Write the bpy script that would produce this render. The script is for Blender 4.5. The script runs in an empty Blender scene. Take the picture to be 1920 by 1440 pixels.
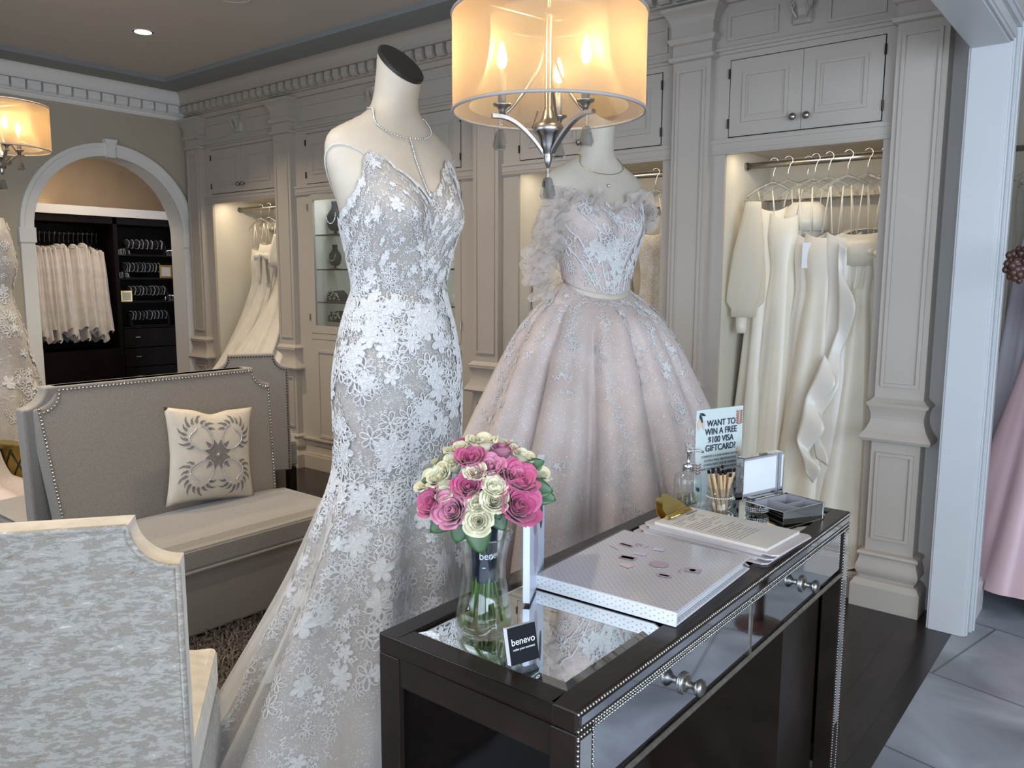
import bpy, math, random
import numpy as np
from mathutils import Vector, Matrix
R = math.radians
PI = math.pi
random.seed(7)
C = bpy.context.scene.collection
SC = bpy.context.scene

# ------------------------------------------------------------------ camera
H = 1.45
def make_camera():
    yaw, pitch, roll = R(38.76), R(7.54), R(.24)
    cd = bpy.data.cameras.new('camera'); co = bpy.data.objects.new('camera', cd); C.objects.link(co)
    cd.sensor_fit = 'HORIZONTAL'; cd.sensor_width = 36; cd.lens = 1510 / 1920 * 36
    cd.clip_start = .02; cd.clip_end = 60
    F = Vector((-math.sin(yaw) * math.cos(pitch), math.cos(yaw) * math.cos(pitch), -math.sin(pitch)))
    R0 = Vector((math.cos(yaw), math.sin(yaw), 0)); U0 = R0.cross(F)
    Rt = math.cos(roll) * R0 + math.sin(roll) * U0; Up = -math.sin(roll) * R0 + math.cos(roll) * U0
    M = Matrix((Rt, Up, -F)).transposed().to_4x4(); M.translation = (0, 0, H)
    co.matrix_world = M
    SC.camera = co
make_camera()

# ------------------------------------------------------------------ world, light, exposure
w = bpy.data.worlds.new('world'); SC.world = w; w.use_nodes = True
bg = w.node_tree.nodes['Background']; bg.inputs[0].default_value = (.62, .76, 1, 1); bg.inputs[1].default_value = 1.8
SC.view_settings.view_transform = 'Standard'
try: SC.view_settings.look = 'None'
except Exception: pass
SC.view_settings.gamma = 1; SC.view_settings.use_curve_mapping = False
SC.view_settings.exposure = 0.44
try:
    SC.cycles.max_bounces = 8; SC.cycles.diffuse_bounces = 4; SC.cycles.transparent_max_bounces = 16
    SC.cycles.sample_clamp_indirect = 4; SC.cycles.caustics_reflective = False; SC.cycles.caustics_refractive = False
    SC.cycles.use_denoising = True
except Exception: pass
def area(name, loc, target, sx, sy, power, col, spread=180):
    l = bpy.data.lights.new(name, 'AREA'); l.shape = 'RECTANGLE'; l.size = sx; l.size_y = sy; l.energy = power; l.color = col
    l.spread = R(spread)
    o = bpy.data.objects.new(name, l); C.objects.link(o); o.location = loc
    o.rotation_euler = (Vector(target) - Vector(loc)).to_track_quat('-Z', 'Y').to_euler()
    return o
def point(name, loc, power, col, r=.03):
    l = bpy.data.lights.new(name, 'POINT'); l.energy = power; l.color = col; l.shadow_soft_size = r
    o = bpy.data.objects.new(name, l); C.objects.link(o); o.location = loc
    return o
DAY = (.74, .86, 1); WARM = (1, .72, .42); WARMW = (1, .83, .6)
# daylight through the shop window of the entrance room behind the camera
area('window_daylight', (1.3, -2.9, 1.5), (1.0, 2, 1.0), 3.4, 2.2, 80, DAY)
area('window_daylight_east', (3.1, -.5, 1.55), (-1.5, 1.2, 1.2), 3.4, 2.1, 120, DAY)
area('window_daylight_salon', (-2.6, -1.35, 1.5), (-2.6, 3, .9), 2.6, 1.8, 18, DAY)

# ------------------------------------------------------------------ materials
def new_mat(name):
    m = bpy.data.materials.new(name); m.use_nodes = True
    nt = m.node_tree; b = nt.nodes['Principled BSDF']
    return m, nt, b
def tint(c, k): return (min(1, c[0] * k), min(1, c[1] * k), min(1, c[2] * k), 1)
def pbr(name, col, rough=.5, metal=0, spec=.5, noise=0, nscale=20, bump=0, bscale=60, coat=0, sheen=0, stretch=None, trans=0, alpha=1, sss=0):
    m, nt, b = new_mat(name)
    b.inputs['Base Color'].default_value = (*col, 1); b.inputs['Roughness'].default_value = rough
    b.inputs['Metallic'].default_value = metal; b.inputs['Specular IOR Level'].default_value = spec
    if coat: b.inputs['Coat Weight'].default_value = coat
    if sheen: b.inputs['Sheen Weight'].default_value = sheen
    if trans: b.inputs['Transmission Weight'].default_value = trans
    if alpha < 1: b.inputs['Alpha'].default_value = alpha
    tc = nt.nodes.new('ShaderNodeTexCoord'); mp = nt.nodes.new('ShaderNodeMapping')
    nt.links.new(tc.outputs['Object'], mp.inputs[0])
    if stretch: mp.inputs['Scale'].default_value = stretch
    n = nt.nodes.new('ShaderNodeTexNoise'); n.inputs['Scale'].default_value = nscale; n.inputs['Detail'].default_value = 5
    nt.links.new(mp.outputs[0], n.inputs['Vector'])
    r = nt.nodes.new('ShaderNodeValToRGB')
    k = max(noise, .02)
    r.color_ramp.elements[0].position = .3; r.color_ramp.elements[1].position = .7
    r.color_ramp.elements[0].color = tint(col, 1 - k); r.color_ramp.elements[1].color = tint(col, 1 + k)
    nt.links.new(n.outputs['Fac'], r.inputs[0]); nt.links.new(r.outputs[0], b.inputs['Base Color'])
    if bump:
        n2 = nt.nodes.new('ShaderNodeTexNoise'); n2.inputs['Scale'].default_value = bscale; n2.inputs['Detail'].default_value = 3
        nt.links.new(mp.outputs[0], n2.inputs['Vector'])
        bp = nt.nodes.new('ShaderNodeBump'); bp.inputs['Strength'].default_value = bump; bp.inputs['Distance'].default_value = .01
        nt.links.new(n2.outputs['Fac'], bp.inputs['Height']); nt.links.new(bp.outputs[0], b.inputs['Normal'])
    return m
def emit(name, col, s):
    m, nt, b = new_mat(name)
    b.inputs['Base Color'].default_value = (*col, 1); b.inputs['Emission Color'].default_value = (*col, 1); b.inputs['Emission Strength'].default_value = s
    return m
def sheer(name, col, opacity, rough=.8, sparkle=0, translucent=.5, nscale=0):
    """thin net or organza: part of the light goes straight through, the rest is diffused"""
    m, nt, b = new_mat(name); nt.nodes.remove(b)
    out = nt.nodes['Material Output']
    d = nt.nodes.new('ShaderNodeBsdfDiffuse'); d.inputs[0].default_value = (*col, 1)
    t = nt.nodes.new('ShaderNodeBsdfTranslucent'); t.inputs[0].default_value = (*col, 1)
    mx = nt.nodes.new('ShaderNodeMixShader'); mx.inputs[0].default_value = translucent
    nt.links.new(d.outputs[0], mx.inputs[1]); nt.links.new(t.outputs[0], mx.inputs[2])
    tr = nt.nodes.new('ShaderNodeBsdfTransparent')
    m2 = nt.nodes.new('ShaderNodeMixShader'); m2.inputs[0].default_value = opacity
    nt.links.new(tr.outputs[0], m2.inputs[1]); nt.links.new(mx.outputs[0], m2.inputs[2]); nt.links.new(m2.outputs[0], out.inputs[0])
    lw = nt.nodes.new('ShaderNodeLayerWeight'); lw.inputs[0].default_value = .5
    mr = nt.nodes.new('ShaderNodeMapRange'); mr.inputs[3].default_value = opacity; mr.inputs[4].default_value = min(1, opacity + .45)
    nt.links.new(lw.outputs['Facing'], mr.inputs[0]); nt.links.new(mr.outputs[0], m2.inputs[0])
    return m
def clear(name, tintc=(1, 1, 1), refl=.25, rough=.02):
    """thin clear glass or acrylic"""
    m, nt, b = new_mat(name); nt.nodes.remove(b); out = nt.nodes['Material Output']
    g = nt.nodes.new('ShaderNodeBsdfGlossy'); g.inputs['Roughness'].default_value = rough
    tr = nt.nodes.new('ShaderNodeBsdfTransparent'); tr.inputs[0].default_value = (*tintc, 1)
    lw = nt.nodes.new('ShaderNodeLayerWeight'); lw.inputs[0].default_value = .35
    mr = nt.nodes.new('ShaderNodeMapRange'); mr.inputs[3].default_value = .04; mr.inputs[4].default_value = refl
    mx = nt.nodes.new('ShaderNodeMixShader')
    nt.links.new(lw.outputs['Facing'], mr.inputs[0]); nt.links.new(mr.outputs[0], mx.inputs[0])
    nt.links.new(tr.outputs[0], mx.inputs[1]); nt.links.new(g.outputs[0], mx.inputs[2]); nt.links.new(mx.outputs[0], out.inputs[0])
    return m
def sequin_fabric(name, col, col2, dens=260, amount=.16, sheen=.3, threads=0):
    """net or satin ground strewn with tiny sequins"""
    m, nt, b = new_mat(name)
    tc = nt.nodes.new('ShaderNodeTexCoord')
    n = nt.nodes.new('ShaderNodeTexNoise'); n.inputs['Scale'].default_value = 7; n.inputs['Detail'].default_value = 4
    nt.links.new(tc.outputs['Object'], n.inputs['Vector'])
    r = nt.nodes.new('ShaderNodeValToRGB'); r.color_ramp.elements[0].color = (*col, 1); r.color_ramp.elements[1].color = (*col2, 1)
    r.color_ramp.elements[0].position = .35; r.color_ramp.elements[1].position = .65
    nt.links.new(n.outputs['Fac'], r.inputs[0])
    v = nt.nodes.new('ShaderNodeTexVoronoi'); v.inputs['Scale'].default_value = dens
    nt.links.new(tc.outputs['Object'], v.inputs['Vector'])
    lt = nt.nodes.new('ShaderNodeMath'); lt.operation = 'LESS_THAN'; lt.inputs[1].default_value = amount
    sep = nt.nodes.new('ShaderNodeSeparateColor'); nt.links.new(v.outputs['Color'], sep.inputs[0])
    nt.links.new(sep.outputs[0], lt.inputs[0])
    ds = nt.nodes.new('ShaderNodeMath'); ds.operation = 'LESS_THAN'; ds.inputs[1].default_value = .42
    nt.links.new(v.outputs['Distance'], ds.inputs[0])
    mu = nt.nodes.new('ShaderNodeMath'); mu.operation = 'MULTIPLY'; nt.links.new(lt.outputs[0], mu.inputs[0]); nt.links.new(ds.outputs[0], mu.inputs[1])
    mx = nt.nodes.new('ShaderNodeMix'); mx.data_type = 'RGBA'; mx.inputs[7].default_value = (.98, .98, 1, 1)
    nt.links.new(mu.outputs[0], mx.inputs[0]); nt.links.new(r.outputs[0], mx.inputs[6]); nt.links.new(mx.outputs[2], b.inputs['Base Color'])
    mr = nt.nodes.new('ShaderNodeMapRange'); mr.inputs[3].default_value = .62; mr.inputs[4].default_value = .12
    nt.links.new(mu.outputs[0], mr.inputs[0]); nt.links.new(mr.outputs[0], b.inputs['Roughness'])
    b.inputs['Sheen Weight'].default_value = sheen
    nb = nt.nodes.new('ShaderNodeTexNoise'); nb.inputs['Scale'].default_value = 90
    nt.links.new(tc.outputs['Object'], nb.inputs['Vector'])
    bp = nt.nodes.new('ShaderNodeBump'); bp.inputs['Strength'].default_value = .35; bp.inputs['Distance'].default_value = .004
    nt.links.new(nb.outputs['Fac'], bp.inputs['Height']); nt.links.new(bp.outputs[0], b.inputs['Normal'])
    return m
def planks(name, c1, c2, rough, bw, bh, mortar=.004, mcol=(.01, .01, .01), rotz=0, nsc=4, stretch=(1, 1, 1), bump=.1):
    m, nt, b = new_mat(name)
    tc = nt.nodes.new('ShaderNodeTexCoord'); mp = nt.nodes.new('ShaderNodeMapping'); mp.inputs['Rotation'].default_value = (0, 0, rotz)
    nt.links.new(tc.outputs['Object'], mp.inputs[0])
    br = nt.nodes.new('ShaderNodeTexBrick'); br.inputs['Scale'].default_value = 1
    br.inputs['Brick Width'].default_value = bw; br.inputs['Row Height'].default_value = bh; br.inputs['Mortar Size'].default_value = mortar
    br.inputs['Color1'].default_value = (*c1, 1); br.inputs['Color2'].default_value = (*c2, 1); br.inputs['Mortar'].default_value = (*mcol, 1)
    nt.links.new(mp.outputs[0], br.inputs['Vector'])
    mp2 = nt.nodes.new('ShaderNodeMapping'); mp2.inputs['Scale'].default_value = stretch; nt.links.new(mp.outputs[0], mp2.inputs[0])
    n = nt.nodes.new('ShaderNodeTexNoise'); n.inputs['Scale'].default_value = nsc; n.inputs['Detail'].default_value = 8; n.inputs['Distortion'].default_value = .6
    nt.links.new(mp2.outputs[0], n.inputs['Vector'])
    mx = nt.nodes.new('ShaderNodeMix'); mx.data_type = 'RGBA'; mx.blend_type = 'MULTIPLY'; mx.inputs[0].default_value = 1
    r = nt.nodes.new('ShaderNodeValToRGB'); r.color_ramp.elements[0].color = (.6, .6, .6, 1); r.color_ramp.elements[1].color = (1.35, 1.35, 1.35, 1)
    r.color_ramp.elements[0].position = .3; r.color_ramp.elements[1].position = .7
    nt.links.new(n.outputs['Fac'], r.inputs[0]); nt.links.new(br.outputs['Color'], mx.inputs[6]); nt.links.new(r.outputs[0], mx.inputs[7])
    nt.links.new(mx.outputs[2], b.inputs['Base Color']); b.inputs['Roughness'].default_value = rough
    bp = nt.nodes.new('ShaderNodeBump'); bp.inputs['Strength'].default_value = bump; bp.inputs['Distance'].default_value = .003
    nt.links.new(n.outputs['Fac'], bp.inputs['Height']); nt.links.new(bp.outputs[0], b.inputs['Normal'])
    return m
def crushed(name, cols, rough=.55, scale=(4, 4, 30), sheen=.5, ns=3.2):
    """crushed velvet or woven slub fabric with horizontal streaks"""
    m, nt, b = new_mat(name)
    tc = nt.nodes.new('ShaderNodeTexCoord'); mp = nt.nodes.new('ShaderNodeMapping'); mp.inputs['Scale'].default_value = scale
    nt.links.new(tc.outputs['Object'], mp.inputs[0])
    n = nt.nodes.new('ShaderNodeTexNoise'); n.inputs['Scale'].default_value = ns; n.inputs['Detail'].default_value = 6; n.inputs['Roughness'].default_value = .75; n.inputs['Distortion'].default_value = .4
    nt.links.new(mp.outputs[0], n.inputs['Vector'])
    r = nt.nodes.new('ShaderNodeValToRGB')
    while len(r.color_ramp.elements) < len(cols): r.color_ramp.elements.new(.5)
    for i, c in enumerate(cols):
        r.color_ramp.elements[i].position = .32 + .36 * i / (len(cols) - 1); r.color_ramp.elements[i].color = (*c, 1)
    nt.links.new(n.outputs['Fac'], r.inputs[0]); nt.links.new(r.outputs[0], b.inputs['Base Color'])
    b.inputs['Roughness'].default_value = rough; b.inputs['Sheen Weight'].default_value = sheen
    bp = nt.nodes.new('ShaderNodeBump'); bp.inputs['Strength'].default_value = .25; bp.inputs['Distance'].default_value = .004
    nt.links.new(n.outputs['Fac'], bp.inputs['Height']); nt.links.new(bp.outputs[0], b.inputs['Normal'])
    return m
def dots(name, col, dcol, sc=85, rough=.35):
    """white cover printed with rows of tiny grey hearts"""
    m, nt, b = new_mat(name)
    tc = nt.nodes.new('ShaderNodeTexCoord'); mp = nt.nodes.new('ShaderNodeMapping'); mp.inputs['Scale'].default_value = (sc, sc, sc); mp.inputs['Rotation'].default_value = (0, 0, R(45))
    nt.links.new(tc.outputs['Object'], mp.inputs[0])
    fr = nt.nodes.new('ShaderNodeVectorMath'); fr.operation = 'FRACTION'; nt.links.new(mp.outputs[0], fr.inputs[0])
    sb = nt.nodes.new('ShaderNodeVectorMath'); sb.operation = 'SUBTRACT'; sb.inputs[1].default_value = (.5, .5, .5); nt.links.new(fr.outputs[0], sb.inputs[0])
    ml = nt.nodes.new('ShaderNodeVectorMath'); ml.operation = 'MULTIPLY'; ml.inputs[1].default_value = (1, 1, 0); nt.links.new(sb.outputs[0], ml.inputs[0])
    ln = nt.nodes.new('ShaderNodeVectorMath'); ln.operation = 'LENGTH'; nt.links.new(ml.outputs[0], ln.inputs[0])
    lt = nt.nodes.new('ShaderNodeMath'); lt.operation = 'LESS_THAN'; lt.inputs[1].default_value = .17; nt.links.new(ln.outputs['Value'], lt.inputs[0])
    mx = nt.nodes.new('ShaderNodeMix'); mx.data_type = 'RGBA'; mx.inputs[6].default_value = (*col, 1); mx.inputs[7].default_value = (*dcol, 1)
    nt.links.new(lt.outputs[0], mx.inputs[0]); nt.links.new(mx.outputs[2], b.inputs['Base Color']); b.inputs['Roughness'].default_value = rough
    b.inputs['Coat Weight'].default_value = .6; b.inputs['Coat Roughness'].default_value = .08
    return m

M = {}
M['paint'] = pbr('cabinet_paint', (.45, .40, .345), .42, noise=.02, nscale=3)
M['inner'] = pbr('closet_inner_paint', (.66, .61, .51), .6, noise=.03, nscale=5)
M['jamb'] = pbr('white_trim_dimmed', (.56, .575, .585), .4, noise=.02, nscale=4)  # same white as the trim, colour darkened where strong daylight falls
M['trim'] = pbr('white_trim_lightened', (.78, .77, .74), .38, noise=.02, nscale=4)  # same white as the jamb, colour lightened because the arch side is dimmer
M['wall'] = pbr('beige_wall_paint', (.45, .395, .30), .7, noise=.03, nscale=3, bump=.03, bscale=200)
M['wall_b'] = pbr('pale_wall_paint', (.55, .53, .5), .7, noise=.03, nscale=3)
M['ceil'] = pbr('ceiling_paint', (.52, .485, .44), .8, noise=.02, nscale=2)
M['band'] = pbr('blue_grey_band_paint', (.25, .27, .27), .75, noise=.03, nscale=3)
M['tanwall'] = pbr('tan_plaster', (.40, .30, .20), .8, noise=.08, nscale=4)
M['floor'] = planks('dark_wood_planks', (.013, .010, .010), (.022, .016, .016), .24, 1.6, .125, .003, (.004, .004, .004), R(90), 5, (1, 9, 1))
M['tile'] = planks('grey_stone_tile', (.30, .32, .36), (.36, .38, .42), .35, 1.2, .6, .005, (.15, .16, .18), R(12), 3.0, (1, 1, 1), .05)
M['espresso'] = pbr('espresso_lacquer', (.017, .011, .008), .30, noise=.3, nscale=9, bump=.05, bscale=50, spec=.28)
M['darkwood'] = pbr('dark_closet_wood', (.010, .006, .005), .45, noise=.3, nscale=10, stretch=(1, 1, .1), spec=.15)
M['mirror'] = pbr('mirror_glass', (.86, .88, .87), .015, metal=1)
M['mirrordim'] = pbr('smoked_mirror_glass', (.74, .77, .82), .04, metal=1)
M['blackglass'] = pbr('black_glass_panel', (.004, .003, .003), .06, spec=.4)
M['silver'] = pbr('antiqued_silver_metal', (.42, .39, .35), .3, metal=1, noise=.2, nscale=60)
M['nickel'] = pbr('brushed_nickel', (.36, .34, .32), .3, metal=1, noise=.1, nscale=50, stretch=(1, 1, .1))
M['chrome'] = pbr('chrome', (.75, .76, .78), .08, metal=1)
M['gold'] = pbr('gold_metal', (.72, .53, .18), .22, metal=1)
M['bronze'] = pbr('dark_bronze', (.06, .05, .045), .35, metal=1)
M['bead'] = pbr('rhinestone', (.8, .8, .82), .12, metal=.8)
M['nail'] = pbr('nailhead_silver', (.6, .56, .5), .25, metal=1)
M['manne'] = pbr('ivory_mannequin_cloth', (.58, .52, .43), .6, noise=.03, nscale=30, bump=.05, bscale=300)
M['cap'] = pbr('black_neck_cap', (.02, .018, .017), .45)
M['gown1'] = sequin_fabric('sparkling_ivory_net', (.34, .31, .285), (.43, .395, .365), 420, .10)
M['gown2'] = sequin_fabric('blush_sparkle_tulle', (.53, .44, .41), (.62, .53, .50), 330, .05)
M['lace'] = pbr('white_lace_thread', (.66, .655, .65), .55, noise=.06, nscale=120, bump=.3, bscale=260, sheen=.3)
M['tulle'] = sheer('sheer_ivory_tulle', (.78, .76, .73), .22)
M['tullep'] = sheer('sheer_blush_tulle', (.84, .75, .72), .3)
M['pewter'] = pbr('pewter', (.24, .225, .20), .32, metal=1, noise=.25, nscale=90)
M['organza2'] = sheer('sheer_cream_sleeve', (.92, .87, .76), .78)
M['organza'] = sheer('puffed_organza', (.85, .80, .76), .38)
M['satin'] = pbr('ivory_satin', (.74, .68, .56), .34, noise=.05, nscale=6, sheen=.2, bump=.05, bscale=30)
M['satin2'] = pbr('warm_white_satin', (.76, .72, .64), .3, noise=.05, nscale=6, sheen=.2)
M['beaded'] = sequin_fabric('beaded_champagne_lace', (.40, .34, .26), (.66, .60, .50), 300, .2)
M['tullegown'] = pbr('gathered_ivory_tulle', (.66, .60, .50), .8, noise=.07, nscale=12, sheen=.5)
M['veil'] = pbr('veil_tulle', (.82, .76, .70), .85, noise=.09, nscale=14, sheen=.5)
M['pink'] = pbr('pink_satin', (.62, .42, .44), .4, noise=.05, nscale=5, sheen=.3)
M['lilac'] = pbr('lilac_chiffon', (.42, .39, .43), .6, noise=.06, nscale=5, sheen=.3)
M['linen'] = crushed('grey_linen_weave', [(.15, .13, .11), (.24, .215, .185), (.30, .27, .235)], .75, (60, 60, 60), .4, 4)
M['velvet'] = crushed('mottled_grey_velvet', [(.17, .12, .08), (.34, .29, .23), (.25, .225, .19), (.42, .38, .33), (.37, .34, .30), (.66, .61, .55)], .5, (4, 4, 13), .25, 7.5)
M['velvetedge'] = pbr('champagne_velvet_edge', (.62, .53, .40), .55, noise=.15, nscale=25, sheen=.4)
M['pillow'] = pbr('cream_cotton', (.60, .54, .45), .8, noise=.04, nscale=20, bump=.08, bscale=200)
M['embroid'] = pbr('taupe_embroidery', (.20, .18, .165), .7, noise=.15, nscale=60)
M['rugbase'] = pbr('rug_backing', (.06, .048, .038), .9)
M['rug'] = pbr('rug_pile', (.115, .092, .072), .8, noise=.5, nscale=14)
M['shade'] = sheer('amber_organza_shade', (.74, .53, .34), .46, translucent=.7)
M['shade_in'] = sheer('inner_organza_shade', (.95, .78, .5), .12, translucent=.6)
M['shaderim'] = pbr('grey_shade_binding', (.35, .32, .30), .6)
M['bulb'] = emit('glowing_bulb', (1, .74, .36), 90)
M['candle'] = pbr('candle_sleeve', (.45, .40, .33), .4, metal=.5)
M['lampdisc'] = emit('downlight_glow', (1, .88, .7), 14)
M['strip'] = emit('closet_light_strip', (1, .88, .66), 2)
M['stripc'] = emit('cool_cabinet_light', (.85, .93, 1), 6)
M['crystal'] = clear('crystal', (.72, .75, .78), .95, .03)
M['glass'] = clear('clear_glass', (.96, .98, .975), .35)
M['water'] = clear('vase_water', (.86, .87, .72), .3)
M['acryl'] = clear('clear_acrylic', (.98, .99, 1), .10)
M['plastic'] = clear('clear_plastic_cover', (.97, .97, .98), .12, .12)
M['hanger'] = clear('clear_hanger_plastic', (.93, .93, .91), .45, .1)
M['white'] = pbr('white_card', (.78, .79, .80), .5)
M['cream'] = pbr('cream_paper', (.66, .62, .57), .6)
M['paperline'] = pbr('grey_print', (.16, .16, .18), .6)
M['ink'] = pbr('navy_print', (.02, .03, .05), .5)
M['black'] = pbr('black_card', (.006, .007, .010), .6, spec=.2)
M['blackvel'] = pbr('black_velvet', (.006, .006, .007), .8)
M['wrap'] = pbr('navy_ribbon_wrap', (.006, .010, .022), .3)
M['board'] = pbr('grey_clipboard', (.55, .50, .51), .35)
M['hearts'] = dots('heart_print_cover', (.66, .64, .66), (.38, .34, .39), 95)
M['tag1'] = pbr('mauve_print', (.38, .30, .36), .4); M['tag2'] = pbr('lilac_print', (.55, .50, .64), .4); M['tag3'] = pbr('dusty_pink_print', (.62, .48, .48), .4)
M['roseP'] = pbr('pink_rose_petal', (.50, .085, .20), .5, noise=.22, nscale=30, sheen=.3)
M['roseP2'] = pbr('light_pink_rose_petal', (.60, .22, .33), .5, noise=.2, nscale=30, sheen=.3)
M['roseW'] = pbr('cream_rose_petal', (.70, .66, .45), .5, noise=.06, nscale=30, sheen=.3)
M['leaf'] = pbr('rose_leaf', (.032, .085, .025), .38, noise=.25, nscale=30)
M['stem'] = pbr('green_stem', (.07, .16, .03), .45, noise=.2, nscale=30)
M['pen'] = pbr('kraft_paper_pen', (.50, .34, .19), .5, noise=.08, nscale=80)
M['boxin'] = pbr('grey_velvet_lining', (.36, .35, .37), .9)
M['signcard'] = pbr('mint_sign_card', (.80, .86, .80), .4)
M['leafpr'] = pbr('peach_leaf_print', (.66, .50, .40), .5); M['leafpr2'] = pbr('rust_leaf_print', (.35, .16, .12), .5)
M['bluesky'] = pbr('brochure_blue', (.72, .76, .88), .4)
M['carved'] = pbr('carved_mahogany', (.06, .025, .018), .4, noise=.3, nscale=20)
M['goldpot'] = pbr('gold_lattice', (.35, .26, .07), .35, metal=.8)
M['pinkseat'] = pbr('blush_velvet_seat', (.55, .38, .28), .6, sheen=.4)
M['greyfloorB'] = M['tile']

# ------------------------------------------------------------------ mesh builder
class MB:
    def __init__(s): s.v = []; s.f = []
    def add(s, vs, fs):
        o = len(s.v); s.v.extend([tuple(p) for p in vs]); s.f.extend([tuple(i + o for i in q) for q in fs]); return s
    def box(s, x0, y0, z0, x1, y1, z1):
        return s.add([(x0, y0, z0), (x1, y0, z0), (x1, y1, z0), (x0, y1, z0), (x0, y0, z1), (x1, y0, z1), (x1, y1, z1), (x0, y1, z1)],
                     [(0, 3, 2, 1), (4, 5, 6, 7), (0, 1, 5, 4), (1, 2, 6, 5), (2, 3, 7, 6), (3, 0, 4, 7)])
    def grid(s, rows, closeu=False, closev=False):
        nv = len(rows); nu = len(rows[0]); fs = []
        for j in range(nv - (0 if closev else 1)):
            for i in range(nu - (0 if closeu else 1)):
                a = j * nu + i; b = j * nu + (i + 1) % nu; c = ((j + 1) % nv) * nu + (i + 1) % nu; d = ((j + 1) % nv) * nu + i
                fs.append((a, b, c, d))
        return s.add([p for r in rows for p in r], fs)
    def ngon(s, pts): return s.add(pts, [tuple(range(len(pts)))])
    def tube(s, path, r, n=8, cap=True):
        path = [Vector(p) for p in path]; rs = r if isinstance(r, (list, tuple)) else [r] * len(path)
        rows = []; up = None
        for i, p in enumerate(path):
            t = (path[min(i + 1, len(path) - 1)] - path[max(i - 1, 0)])
            t = t.normalized() if t.length > 1e-9 else Vector((0, 0, 1))
            if up is None:
                up = Vector((0, 0, 1)) if abs(t.z) < .9 else Vector((1, 0, 0))
            a = t.cross(up); a = a.normalized() if a.length > 1e-6 else t.orthogonal().normalized()
            b = a.cross(t).normalized(); up = b
            rows.append([p + (a * math.cos(2 * PI * k / n) + b * math.sin(2 * PI * k / n)) * rs[i] for k in range(n)])
        s.grid(rows, closeu=True)
        if cap:
            s.ngon(rows[0]); s.ngon(rows[-1][::-1])
        return s
    def lathe(s, prof, c=(0, 0, 0), n=24, cap=True, sx=1, sy=1):
        rows = [[(c[0] + r * sx * math.cos(2 * PI * k / n), c[1] + r * sy * math.sin(2 * PI * k / n), c[2] + z) for k in range(n)] for r, z in prof]
        s.grid(rows, closeu=True)
        if cap:
            if prof[0][0] > 1e-5: s.ngon(rows[0][::-1])
            if prof[-1][0] > 1e-5: s.ngon(rows[-1])
        return s
    def ball(s, c, r, n=8, sz=1):
        return s.lathe([(r * math.sin(PI * i / (n // 2)), -r * sz * math.cos(PI * i / (n // 2))) for i in range(n // 2 + 1)], c, n, cap=False)
    def prism(s, poly, axis, a0, a1):
        """extrude polygon given in the two other axes along axis from a0 to a1"""
        def P(u, v, w): return {'x': (w, u, v), 'y': (u, w, v), 'z': (u, v, w)}[axis]
        n = len(poly); A = [P(u, v, a0) for u, v in poly]; B = [P(u, v, a1) for u, v in poly]
        fs = [(i, (i + 1) % n, n + (i + 1) % n, n + i) for i in range(n)] + [tuple(range(n))[::-1], tuple(range(n, 2 * n))]
        return s.add(A + B, fs)
    def xf(s, mat):
        s.v = [tuple(mat @ Vector(p)) for p in s.v]; return s
    def build(s, name, mat, parent=None, smooth=False, bevel=0, world=False, solid=0):
        me = bpy.data.meshes.new(name); v = s.v
        if world and parent is not None:
            lx, ly, lz = parent.location
            v = [(a - lx, b - ly, c - lz) for a, b, c in v]
        me.from_pydata([tuple(map(float, p)) for p in v], [], s.f); me.validate(); me.update()
        import bmesh
        bm = bmesh.new(); bm.from_mesh(me); bmesh.ops.remove_doubles(bm, verts=bm.verts, dist=1e-6); bmesh.ops.recalc_face_normals(bm, faces=bm.faces); bm.to_mesh(me); bm.free()
        if smooth:
            for p in me.polygons: p.use_smooth = True
        o = bpy.data.objects.new(name, me); C.objects.link(o); me.materials.append(M[mat] if isinstance(mat, str) else mat)
        if parent is not None: o.parent = parent
        if bevel:
            b = o.modifiers.new('bevel', 'BEVEL'); b.width = bevel; b.segments = 2; b.limit_method = 'ANGLE'; b.angle_limit = R(40)
        if solid:
            b = o.modifiers.new('solid', 'SOLIDIFY'); b.thickness = solid
        if smooth and bevel:
            pass
        return o
def tag(o, label=None, cat=None, group=None, kind=None):
    if label: o['label'] = label
    if cat: o['category'] = cat
    if group: o['group'] = group
    if kind: o['kind'] = kind
    return o
def thing(name, label, cat, loc=(0, 0, 0), rotz=0, group=None):
    o = bpy.data.objects.new(name, None); o.empty_display_size = .1; C.objects.link(o); o.location = loc; o.rotation_euler = (0, 0, rotz)
    return tag(o, label, cat, group)
def struct(o): o['kind'] = 'structure'; return o
def copy_tree(o, parent=None):
    c = o.copy(); C.objects.link(c); c.parent = parent
    for ch in list(o.children): copy_tree(ch, c)
    return c
def text(s, size, mat, parent, loc, rot, name='lettering', ext=.0003, align='CENTER', shear=0, sx=1, bold=0):
    cu = bpy.data.curves.new(name, 'FONT'); cu.body = s; cu.size = size; cu.extrude = ext; cu.align_x = align; cu.shear = shear
    if bold: cu.offset = bold
    cu.materials.append(M[mat]); o = bpy.data.objects.new(name, cu); C.objects.link(o); o.parent = parent; o.location = loc; o.rotation_euler = rot; o.scale = (sx, 1, 1)
    return o
def lerp(a, b, t): return a + (b - a) * t
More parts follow.
